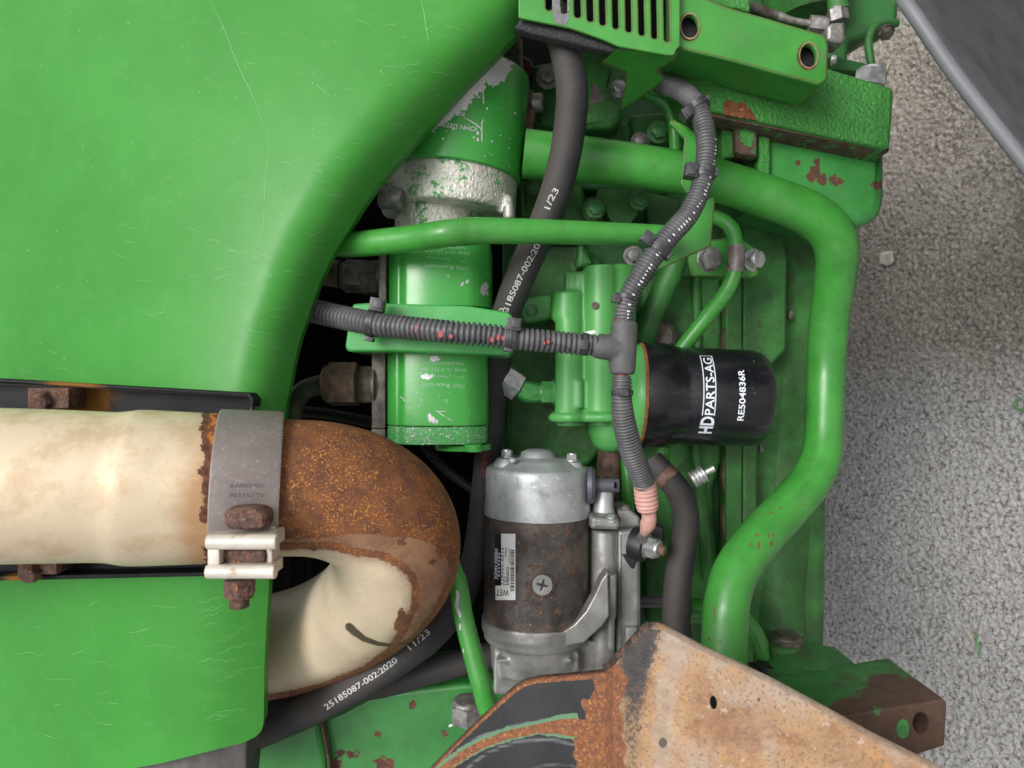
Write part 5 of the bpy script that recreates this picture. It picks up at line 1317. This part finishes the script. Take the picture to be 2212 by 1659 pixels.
mb.tube([(1399, 1098, 0.607, 22), (1401, 1106, 0.608, 16), (1402, 1120, 0.61, 16), (1399, 1134, 0.615, 16.5), (1392, 1150, 0.622, 10)], 28, 6); build(mb, 'terminal_sleeve', m_pink, th, sharp=70)
mb = MB(); mb.tube([(1393, 1145, 0.622, 8), (1388, 1158, 0.63, 12), (1384, 1170, 0.64, 14)], 18, 4, flat=0.35); build(mb, 'ring_lug', m_zincdark, th)

# ------------------------------------------------------------------ slotted guard, top of the picture
th = thing('slotted_guard', 'green sheet guard with a row of long vent slots and a foam edge', 'guard', P(1320, 60, 0.57))
cent = [(435, 90), (568, 122), (688, 155), (800, 190), (910, 222), (1025, 252), (1140, 282), (1255, 312), (1368, 340), (1480, 368)]
wid = [58, 58, 58, 57, 55, 53, 52, 52, 51, 52]
slots = []
for (a, b), w_ in zip(cent, wid):
    x, y = G2(a, b); hw = w_ * 0.2441 / 2; tp = -110
    lo = [(x + hw * math.cos(t), y - hw + hw * math.sin(t)) for t in np.linspace(0, math.pi, 8)]
    hi = [(x - 4 + hw * math.cos(t), tp + hw * math.sin(t)) for t in np.linspace(math.pi, 2 * math.pi, 8)]
    slots.append(lo + hi)
mb = MB(); mb.plate([(1120, -260), (1469, -260), (1469, 100), (1462, 106), (1456, 119), (1440, 119), (1336, 100), (1300, 84), (1230, 60), (1140, 42), (1120, 38)], 0.565, 0.003, holes=slots, bev=0.0008)
gp = build(mb, 'slotted_panel', m_edged, th)
mb = MB(); mb.plate(round_poly([(1298, 134), (1330, 104), (1452, 116), (1468, 101), (1470, 107), (1462, 126), (1419, 151), (1419, 156), (1434, 164), (1435, 174), (1346, 236), (1340, 226), (1352, 184), (1353, 155), (1322, 143)], 2.5), 0.568, 0.003, bev=0.0008, dfun=lambda x, y: 0.568 + 0.0006 * max(0, y - 105)); build(mb, 'lower_flange', m_edged, th)
mb = MB(); mb.plate([(1150, -240), (1464, -240), (1464, 98), (1340, 76), (1150, 36)], 0.592, 0.004); build(mb, 'slot_shade_sheet', m_void, th)  # added black sheet; stands for the darkness behind the slots
mb = MB(); mb.plate([(1125, 38), (1146, 43), (1230, 61), (1300, 84), (1338, 102), (1332, 112), (1290, 105), (1230, 90), (1150, 72), (1110, 60)], 0.572, 0.012, bev=0.002); build(mb, 'foam_strip', m_foam, th)
mb = MB(); fill(mb, [gp], [G2(470, -10), G2(615, -10), G2(605, 180), G2(585, 225), G2(480, 205), G2(465, 120)], 0.0003, 2.2, 5); build(mb, 'worn_patch', M('worn_grey_primer', (0.17, 0.17, 0.18), 0.6, var=(150, 0.3)), th)
# ------------------------------------------------------------------ box bracket with two holes
th = thing('box_bracket', 'bright green box bracket with two large plugged holes at the top', 'bracket', P(1620, 100, 0.60))
bo = round_poly([(1440, -40), (1530, -2), (1566, 13), (1784, 76), (1790, 100), (1787, 172), (1771, 184), (1566, 128), (1440, 98)], 8)
mb = MB(); mb.plate(bo, 0.575, 0.006, holes=[ell(1489, 59, 20, 28), ell(1745, 122, 19.5, 26.5)], bev=0.0012); build(mb, 'face_plate', m_edged, th)
mb = MB(); mb.plate([(1440, 86), (1566, 117), (1773, 173), (1773, 183.5), (1566, 127.5), (1440, 97.5)], 0.582, 0.045, bev=0.001); build(mb, 'lower_wall', m_edged, th)
mb = MB(); mb.plate([(1440, -35), (1566, 14), (1780, 77), (1780, 88), (1566, 25), (1440, -25)], 0.582, 0.045, bev=0.001); build(mb, 'upper_wall', m_edged, th)
for (x, y) in ((1489, 59), (1745, 122)):
    mb = MB(); rr = 27 * k * 0.59
    mb.lathe(P(x - 1, y + 1, 0.586) + F * 0.014, D(0, 0, -1), [(0, rr), (0.012, rr * 0.98), (0.014, rr * 0.86), (0.0142, rr * 0.75), (0.0125, rr * 0.72)], 32); build(mb, 'rubber_plug', m_black, th)
    mb = MB(); mb.lathe(P(x, y, 0.5768), D(0, 0, -1), [(0, 20.5 * k * 0.577), (0.0022, 21.2 * k * 0.577), (0.0022, 19.0 * k * 0.577)], 36, False)
    for q in mb.v:
        off = q - P(x, y, 0.5768); q += U * off.dot(U) * 0.36
    build(mb, 'hole_rim', M('rusty_hole_rim', (0.32, 0.19, 0.12), 0.7, 0.2, var=(200, 0.4)) if 'rusty_hole_rim' not in bpy.data.materials else bpy.data.materials['rusty_hole_rim'], th)
# ------------------------------------------------------------------ cast front support
th = thing('front_support_casting', 'rough textured green casting below the box bracket with rusty lower lip', 'casting', P(1750, 260, 0.66))
mb = MB(); mb.plate(round_poly([(1440, 120), (1600, 120), (1791, 147), (1929, 189), (1932, 200), (1924, 317), (1915, 322), (1566, 246), (1500, 232)], 6), 0.635, 0.07, bev=0.003); build(mb, 'upper_casting', m_cast, th)
mb = MB(); mb.plate([(1500, 232), (1566, 246), (1922, 320), (1920, 328), (1566, 257), (1500, 244)], 0.64, 0.03, bev=0.001)
m_lip = M('rust_seam', (0.085, 0.05, 0.036), 0.8, var=(90, 0.4), layers=[{'m': ('noise', 130, 0.56, 0.62), 'c': (0.05, 0.2, 0.055), 'r': 0.5}]); build(mb, 'rusty_lip', m_lip, th)
sp = [P(1588, 232, 0.635), P(1600, 240, 0.635), P(1572, 236, 0.635)]
mb = MB(); mb.plate(round_poly([G3(-10, 750), G3(40, 735), G3(80, 765), G3(130, 750), G3(165, 775), G3(185, 800), G3(225, 860), G3(240, 890), G3(-10, 845)], 2), 0.6345, 0.002, bev=0.0004); build(mb, 'rust_patch', M('flaking_rust', RUST, 0.9, 0, var=(120, 0.5), layers=[{'m': ('noise', 220, 0.55, 0.65), 'c': RUST_O}], bump=[(400, 0.6, 0.001)]), th)
mb = MB(); mb.plate(round_poly([(1636, 258), (1918, 326), (1917, 430), (1912, 452), (1902, 470), (1880, 482), (1858, 487), (1790, 470), (1636, 440)], 10), 0.67, 0.10, bev=0.012)
rs_ = [(P(1762, 372, 0.67), 0.0056), (P(1775, 386, 0.67), 0.0056), (P(1800, 390, 0.67), 0.0050), (P(1722, 350, 0.67), 0.0031), (P(1766, 350, 0.67), 0.0037), (P(1898, 402, 0.67), 0.0056), (P(1750, 384, 0.67), 0.0043), (P(1815, 391, 0.67), 0.0037)]
m_sup = M('lower_casting_paint', (0.042, 0.235, 0.05), 0.42, var=(25, 0.18), rvar=0.15, layers=[{'m': ('scale', ('noise', 30, 0.5, 0.75), 0.4), 'c': (0.07, 0.14, 0.05), 'r': 0.7}, {'m': ('spots', rs_, 150, 3.2, 0.15), 'c': (0.115, 0.044, 0.028), 'c2': (0.075, 0.034, 0.024), 'r': 0.85}], bump=[(200, 0.15, 0.001)])
build(mb, 'lower_casting', m_sup, th)
mb = MB(); mb.plate([(1637, 262), (1666, 268), (1666, 420), (1640, 420)], 0.662, 0.02, bev=0.003); build(mb, 'casting_ledge', m_cast, th)
mb = MB(); mb.plate(round_poly([(1560, 258), (1590, 260), (1592, 336), (1560, 345)], 3), 0.665, 0.03, bev=0.002); build(mb, 'side_block', m_cast, th)
mb = MB(); mb.plate(round_poly([(1589, 260), (1636, 266), (1636, 338), (1600, 332), (1589, 326)], 2), 0.655, 0.03, bev=0.0015); tabo = build(mb, 'rusty_tab', m_lip, th)
mb = MB(); fill(mb, [tabo], round_poly([G3(110, 920), G3(210, 920), G3(215, 1010), G3(195, 1090), G3(150, 1080), G3(105, 1010)], 4), 0.0003, 1.8, 4); build(mb, 'paint_island', m_cast, th)
mb = MB(); mb.plate(round_poly([(1560, 336), (1636, 345), (1638, 440), (1560, 430)], 4), 0.685, 0.03, bev=0.003); build(mb, 'back_block', m_dirty, th)
mb = MB(); mb.plate([(1500, -60), (1621, -60), (1621, 26), (1527, 4), (1500, -4)], 0.62, 0.03, bev=0.002); build(mb, 'top_casting', m_cast, th)

# ------------------------------------------------------------------ hydraulic elbow fitting at the top
th = thing('elbow_fitting', 'grey steel hydraulic elbow and hose ferrule above the box bracket', 'fitting', P(1770, 50, 0.66))
mb = MB(); mb.tube([(1605, 12, 0.66, 10), (1627, 19, 0.66, 10.5), (1655, 27, 0.66, 10.5), (1657, 27.5, 0.66, 9.5), (1680, 34, 0.66, 10)], 24, raw=True); build(mb, 'ferrule', m_darkiron, th)
mb = MB(); mb.tube([(1680, 34, 0.66, 9.5), (1692, 39, 0.66, 9), (1712, 45, 0.66, 7.5), (1740, 50, 0.66, 7.5), (1752, 52, 0.66, 9)], 24, 5); build(mb, 'hose_tail', m_zincdark, th)
mb = MB(); mb.hexp(P(1747, 54, 0.66), D(1, 0.15, -0.1), 21 * k * 0.66, 0.0165, 0, 0, 6, 0.3); build(mb, 'swivel_nut', m_zincdark, th, sharp=25)
mb = MB(); mb.plate(round_poly([(1787, 56), (1797, 48), (1826, 46), (1828, 86), (1818, 94), (1787, 86)], 5), 0.645, 0.022, bev=0.003); build(mb, 'elbow_body', m_zincdark, th)
mb = MB(); mb.hexp(P(1811, 46, 0.66), D(-0.15, -1, -0.1), 22 * k * 0.66, 0.0125, 0, 0, 6, 0.6); build(mb, 'lock_nut', m_zincdark, th, sharp=25)
mb = MB(); mb.tube([(1812, 24, 0.66, 22), (1810, 0, 0.66, 22), (1806, -60, 0.66, 22)], 28); build(mb, 'port_boss', m_dirty, th)
th = thing('rear_gearbox', 'dark green housing with a round flank seen past the elbow fitting', 'housing', P(1760, 0, 0.80))
mb = MB(); mb.lathe(P(1735, -90, 0.78), D(0.1, 1, 0), [(0, 0.045), (0.050, 0.045), (0.064, 0.036), (0.068, 0.01)], 40); build(mb, 'round_flank', m_dirty, th)
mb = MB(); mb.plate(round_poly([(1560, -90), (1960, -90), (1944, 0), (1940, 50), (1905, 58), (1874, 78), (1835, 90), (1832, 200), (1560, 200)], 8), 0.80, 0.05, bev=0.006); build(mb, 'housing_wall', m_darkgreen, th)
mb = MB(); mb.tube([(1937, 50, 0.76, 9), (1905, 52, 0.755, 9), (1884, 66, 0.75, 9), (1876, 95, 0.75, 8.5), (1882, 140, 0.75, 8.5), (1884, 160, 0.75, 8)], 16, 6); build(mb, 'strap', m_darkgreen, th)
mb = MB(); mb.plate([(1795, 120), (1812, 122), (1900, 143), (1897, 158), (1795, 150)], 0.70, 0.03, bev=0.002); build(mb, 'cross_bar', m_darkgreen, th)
bolt(th, 1913, 68, 0.75, 15, m_darkiron, (-0.1, 1, -0.5), 0.8, 1.2); bolt(th, 1795, 130, 0.66, 10, m_zinc, (1, 0, -0.3), 0.9, 1.2)
mb = MB(); mb.hexp(P(1878, 190, 0.675), D(0.15, -1, 0), 34 * k * 0.675, 0.018, 0, 0.05, 6, 0.15); build(mb, 'hex_cap', m_zinc, th, sharp=25)

# ------------------------------------------------------------------ grey mudguard in the near corner
th = thing('mudguard', 'dark grey plastic mudguard sheet in the top right corner', 'mudguard', P(2150, 120, 0.42))
me_ = [(1880, -100, 0.43), (1931, -4, 0.425), (1965, 45, 0.42), (2045, 163, 0.415), (2152, 300, 0.41), (2235, 405, 0.405), (2330, 520, 0.40)]
mb = MB(); mb.tube([(x + 15, y - 5, d, 15) for x, y, d in me_], 24, 8); build(mb, 'rolled_lip', m_lip_lit, th)
mb = MB(); cm = catmull(me_, 8)
def mg(a, b):
    i = min(int(a * (len(cm) - 1)), len(cm) - 1); q = cm[i]
    return P(q[0] + 24 + 420 * b, q[1] - 8 - 260 * b, q[2] + 0.004 + 0.34 * b)
mb.quadgrid(mg, len(cm) - 1, 14); o = build(mb, 'sheet', m_guard, th); o.modifiers.new('thickness', 'SOLIDIFY').thickness = 0.003

# ------------------------------------------------------------------ green frame rail, lower left
th = thing('frame_rail', 'green painted frame rail under the exhaust elbow with rust nicks', 'frame', P(850, 1600, 0.68))
mb = MB(); mb.plate(round_poly([(690, 1556), (745, 1536), (810, 1500), (1000, 1478), (1150, 1478), (1180, 2100), (712, 2100), (708, 1640)], 5), 0.70, 0.10, bev=0.004)
rk = [(P(735, 1629, 0.7), 0.0042), (P(762, 1627, 0.7), 0.0048), (P(728, 1653, 0.7), 0.0072), (P(826, 1652, 0.7), 0.0078), (P(845, 1648, 0.7), 0.0048), (P(818, 1585, 0.7), 0.0036), (P(960, 1582, 0.7), 0.0036), (P(893, 1523, 0.7), 0.0036)]
m_rail = M('frame_rail_paint', (0.036, 0.20, 0.042), 0.38, var=(20, 0.2), rvar=0.15, layers=[{'m': ('scale', ('noise', 30, 0.5, 0.75, (0.3, 1, 1)), 0.4), 'c': (0.05, 0.11, 0.04), 'r': 0.6}, {'m': ('spots', rk, 170, 4.5, 0.15), 'c': (0.13, 0.045, 0.028), 'c2': RUST_D, 'r': 0.85}], bump=[(150, 0.12, 0.001)])
rail = build(mb, 'rail_face', m_rail, th)
mb = MB(); mb.plate(round_poly([(560, 1600), (600, 1568), (640, 1556), (690, 1557), (706, 1640), (710, 2100), (520, 2100)], 6), 0.69, 0.09, bev=0.006); build(mb, 'rail_end', m_rail, th)
mb = MB(); mb.plate([(690, 1556), (695, 1556), (712, 1640), (714, 1760), (709, 1760), (706, 1640)], 0.688, 0.02, bev=0.0008); build(mb, 'weld_seam', m_lip, th)
mb = MB(); mb.hexp(P(1008, 1556, 0.675), D(0, -1, -0.12), 36 * k * 0.675, 0.021, 0, 0, 6, 0.75); build(mb, 'bolt', m_zincdark, th, bevel=0.001)
mb = MB(); strip(mb, [rail], [J2(1760, 1288), J2(1820, 1262), J2(1885, 1245)], 5, 0.0005, False); build(mb, 'paint_mark', m_chalk, th)

# ------------------------------------------------------------------ worn green bar with holes, lower right
th = thing('drawbar_lug', 'worn green and brown steel bar with a round through hole at lower right', 'bar', P(1950, 1570, 0.58))
mb = MB(); mb.plate(round_poly([(1500, 1600), (1809, 1549), (2040, 1510), (2046, 1520), (2041, 1612), (1977, 1632), (1800, 1690), (1500, 1760)], 5), 0.56, 0.085, holes=[ell(1990, 1563, 16.5, 23)], bev=0.0016); barf = build(mb, 'bar', m_bar, th)
mb = MB(); mb.plate([(1680, 1476), (1782, 1442), (1874, 1456), (1874, 1520), (1680, 1560)], 0.66, 0.07, bev=0.002); build(mb, 'bar_root', m_bar, th)
mb = MB(); mb.lathe(P(1992, 1562, 0.60), D(0, 0, -1), [(0, 0.012), (0.001, 0.012)], 24); build(mb, 'rusty_hole_plug', m_rustbolt, th)  # rust-coloured disc set inside the hole
mb = MB(); decal(mb, [barf], [ell(1950, 1574, 14, 21, 24)], 0.0004); build(mb, 'paint_spot', m_boltgreen, th)

# ------------------------------------------------------------------ rusted bracket in the foreground
th = thing('rusted_bracket', 'rusty tan and black bent steel plate in the near lower foreground', 'bracket', P(1400, 1600, 0.50))
topL = [(905, 1690), (933, 1659), (985, 1606), (1040, 1552), (1094, 1500.6), (1118, 1481), (1138, 1470), (1165, 1463), (1230, 1458), (1308, 1450)]
def yl(x): return interp([q[0] for q in topL], [q[1] for q in topL], x)
mb = MB()
def lp(a, b):
    x = 905 + (1308 - 905) * a; yt = yl(x); y = yt + (2150 - yt) * b ** 1.35
    d = 0.505 + 0.02 * (1 - a)
    if b < 0.03: d += 0.003 * (1 - b / 0.03)
    return P(x, y, d)
mb.quadgrid(lp, 160, 130)
arc = [(880, 1720), (955, 1659), (1000, 1627), (1040, 1604), (1100, 1583), (1162, 1570), (1205, 1566), (1243, 1568), (1300, 1580)]
ru = []; sc = []; gr = []
for q in mb.v:
    x, y, d = px(q)
    dd, sd = dist_poly((x, y), arc)
    e = y - yl(min(max(x, 905), 1308))
    edge = interp([905, 1000, 1094, 1150, 1308], [7, 9, 12, 12, 13], x)
    xr = 1262 + 12 * noise.noise(Vector((y * 0.03, 3, 0))) + (-22 if y > 1595 else 0) + (18 if y < 1510 else 0)
    r_ = max(0.5 + (edge - e) / 10.0, 0.5 + (x - xr) / 24.0)
    w_ = interp([940, 1040, 1162, 1243], [9, 9, 10, 20], x)
    off = dd * (1 if sd > 0 else -1)
    a_ = 0.5 + (w_ - abs(off - 4)) / 12.0 if x > 930 else 0
    r_ = max(r_, a_)
    ru.append(max(0, min(1, r_)))
    gr.append(max(0, min(1, 0.5 + (w_ * 1.5 - abs(off - 2)) / 16.0)) * (1 if x < 1250 else 0))
    f1 = max(0, 1 - abs(off - 45 - 22 * math.sin(x * 0.01)) / 12); f2 = max(0, 1 - abs(off + 12) / 10); f3 = max(0, 1 - abs(off - 85) / 9)
    sc.append(min(1, max(f1, f2, f3) * (0.6 + 0.6 * noise.noise(Vector((x * 0.01, y * 0.2, 0))))))
mb.attr = {'rust': ru, 'scuff': sc, 'green': gr}
# thickness behind
n0 = len(mb.v)
build(mb, 'side_plate', m_blackplate, th, sharp=180)
mb = MB(); pl_ = [(x, y + 1) for x, y in topL] + [(1310, 2150), (905, 2150)]; mb.plate(pl_, 0.528, 0.006, bev=0.001); build(mb, 'side_plate_back', m_rustbolt, th)
topR = [(1308, 1450), (1322, 1441), (1362, 1400), (1396, 1362), (1404, 1358), (1432, 1362), (1521, 1410), (1667, 1478.6), (1789, 1544.5), (1890, 1600.6), (2014, 1662), (2120, 1716)]
def yr(x): return interp([q[0] for q in topR], [q[1] for q in topR], x)
def dr(x): return interp([1308, 1335, 1420, 2120], [0.505, 0.492, 0.480, 0.425], x)
mb = MB()
def rp(a, b):
    x = 1308 + (2120 - 1308) * a; yt = yr(x); y = yt + (2200 - yt) * b ** 1.3
    d = dr(x)
    if x < 1345: d -= 0.004 * math.exp(-((x - 1325) / 9.0) ** 2)      # weld bead
    return P(x, y, d)
mb.quadgrid(rp, 230, 110)
ru = []; bl = []; pa = []
for q in mb.v:
    x, y, d = px(q)
    nn = noise.noise(Vector((x * 0.02, y * 0.02, 2)))
    ru.append(max(0, min(1, 0.5 + (1345 + 25 * nn + max(0, y - 1560) * 0.05 - x) / 26.0)) if y > 1432 else 0)
    xe = interp([1350, 1450, 1560, 1660], [1440, 1418, 1405, 1398], y)
    bl.append(max(0, min(1, 0.5 + min(x - 1335, xe - 10 - x) / 40.0)) * interp([1350, 1440, 1520, 1600, 1700], [1, 0.92, 0.64, 0.5, 0.42], y))
    pa.append(max(0, 1 - abs(x - xe - 32 - 20 * nn) / 42))
mb.attr = {'rust': ru, 'black': bl, 'pale': pa}
build(mb, 'face_plate', m_rustplate, th, sharp=180)
mb = MB(); mb.quadgrid(lambda a, b: rp(a, b) + F * 0.0068, 60, 24); build(mb, 'face_plate_back', m_rustbolt, th, sharp=180)
# the plate's thickness shows along its upper edge
mb = MB(); v = []; f = []
tp = [(x, yr(x)) for x in np.linspace(1308, 2120, 120)]
for i, (x, y) in enumerate(tp):
    e = P(x, y, dr(x)); tn = (P(*tp[min(i + 1, 119)], 0.45) - P(*tp[max(i - 1, 0)], 0.45)).normalized()
    up = U - tn * U.dot(tn); up = (up - F * up.dot(F)).normalized()
    v += [e, e + up * 0.0008 + F * 0.0009, e + up * 0.0026 + F * 0.0035, e + up * 0.0028 + F * 0.006, e - up * 0.01 + F * 0.007]
m5 = 5
f = [(i * m5 + j, (i + 1) * m5 + j, (i + 1) * m5 + j + 1, i * m5 + j + 1) for i in range(119) for j in range(4)]
mb.add(v, f); ex_ = [px(q)[0] for q in mb.v]; mb.attr = {'rust': [0.42 if x < 1400 else 0.0 for x in ex_], 'black': [max(0, min(0.8, (1440 - x) / 50)) for x in ex_], 'pale': [0.6 if x > 1440 else 0 for x in ex_]}
build(mb, 'plate_edge', m_rustplate, th, sharp=50)
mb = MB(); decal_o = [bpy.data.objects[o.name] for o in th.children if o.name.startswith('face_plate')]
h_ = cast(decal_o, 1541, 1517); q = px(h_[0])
decal(mb, decal_o, [ell(1541, 1517, 7.5, 14.5, 24, -0.12)], 0.0003); build(mb, 'hole_shade_spot', m_void, th)  # flat black spot painting the dark inside of a drilled hole
mb = MB(); decal(mb, decal_o, [ell(1639, 1511, 3.2, 4.5, 12)], 0.0003); decal(mb, decal_o, [ell(1432, 1604, 9, 11, 16)], 0.0003)
build(mb, 'dark_stains', M('dark_stain', (0.10, 0.075, 0.06), 0.8), th, kind='stuff')
# ------------------------------------------------------------------ black box with a faint label deep behind the elbow
th = thing('control_box', 'black box with faint lettering deep in the gap inside the elbow', 'box', P(680, 1260, 0.82))
mb = MB(); mb.pbox(560, 1150, 800, 1420, 0.80, 0.90); cb = build(mb, 'box_body', M('satin_black_box', (0.010, 0.010, 0.011), 0.6, spec=0.2), th, bevel=0.003)
mb = MB(); text_px(mb, [cb], 'DEERE', H6(355, 1640), H6(355, 1395), 13, 0.0004); build(mb, 'label_word', m_faint, th)
mb = MB(); text_px(mb, [cb], 'ILLINOIS', H6(690, 1640), H6(690, 1480), 7, 0.0004); build(mb, 'label_word', m_faint, th)
mb = MB(); y_ = 1380
while y_ < 1640:
    a0, a1 = H6(500, y_), H6(545, y_ + 6); decal(mb, [cb], [[(a0[0], a0[1]), (a1[0], a0[1]), (a1[0], a1[1]), (a0[0], a1[1])]], 0.0004); y_ += hr.choice((10, 14, 18))
build(mb, 'barcode', m_faint, th, kind='stuff')
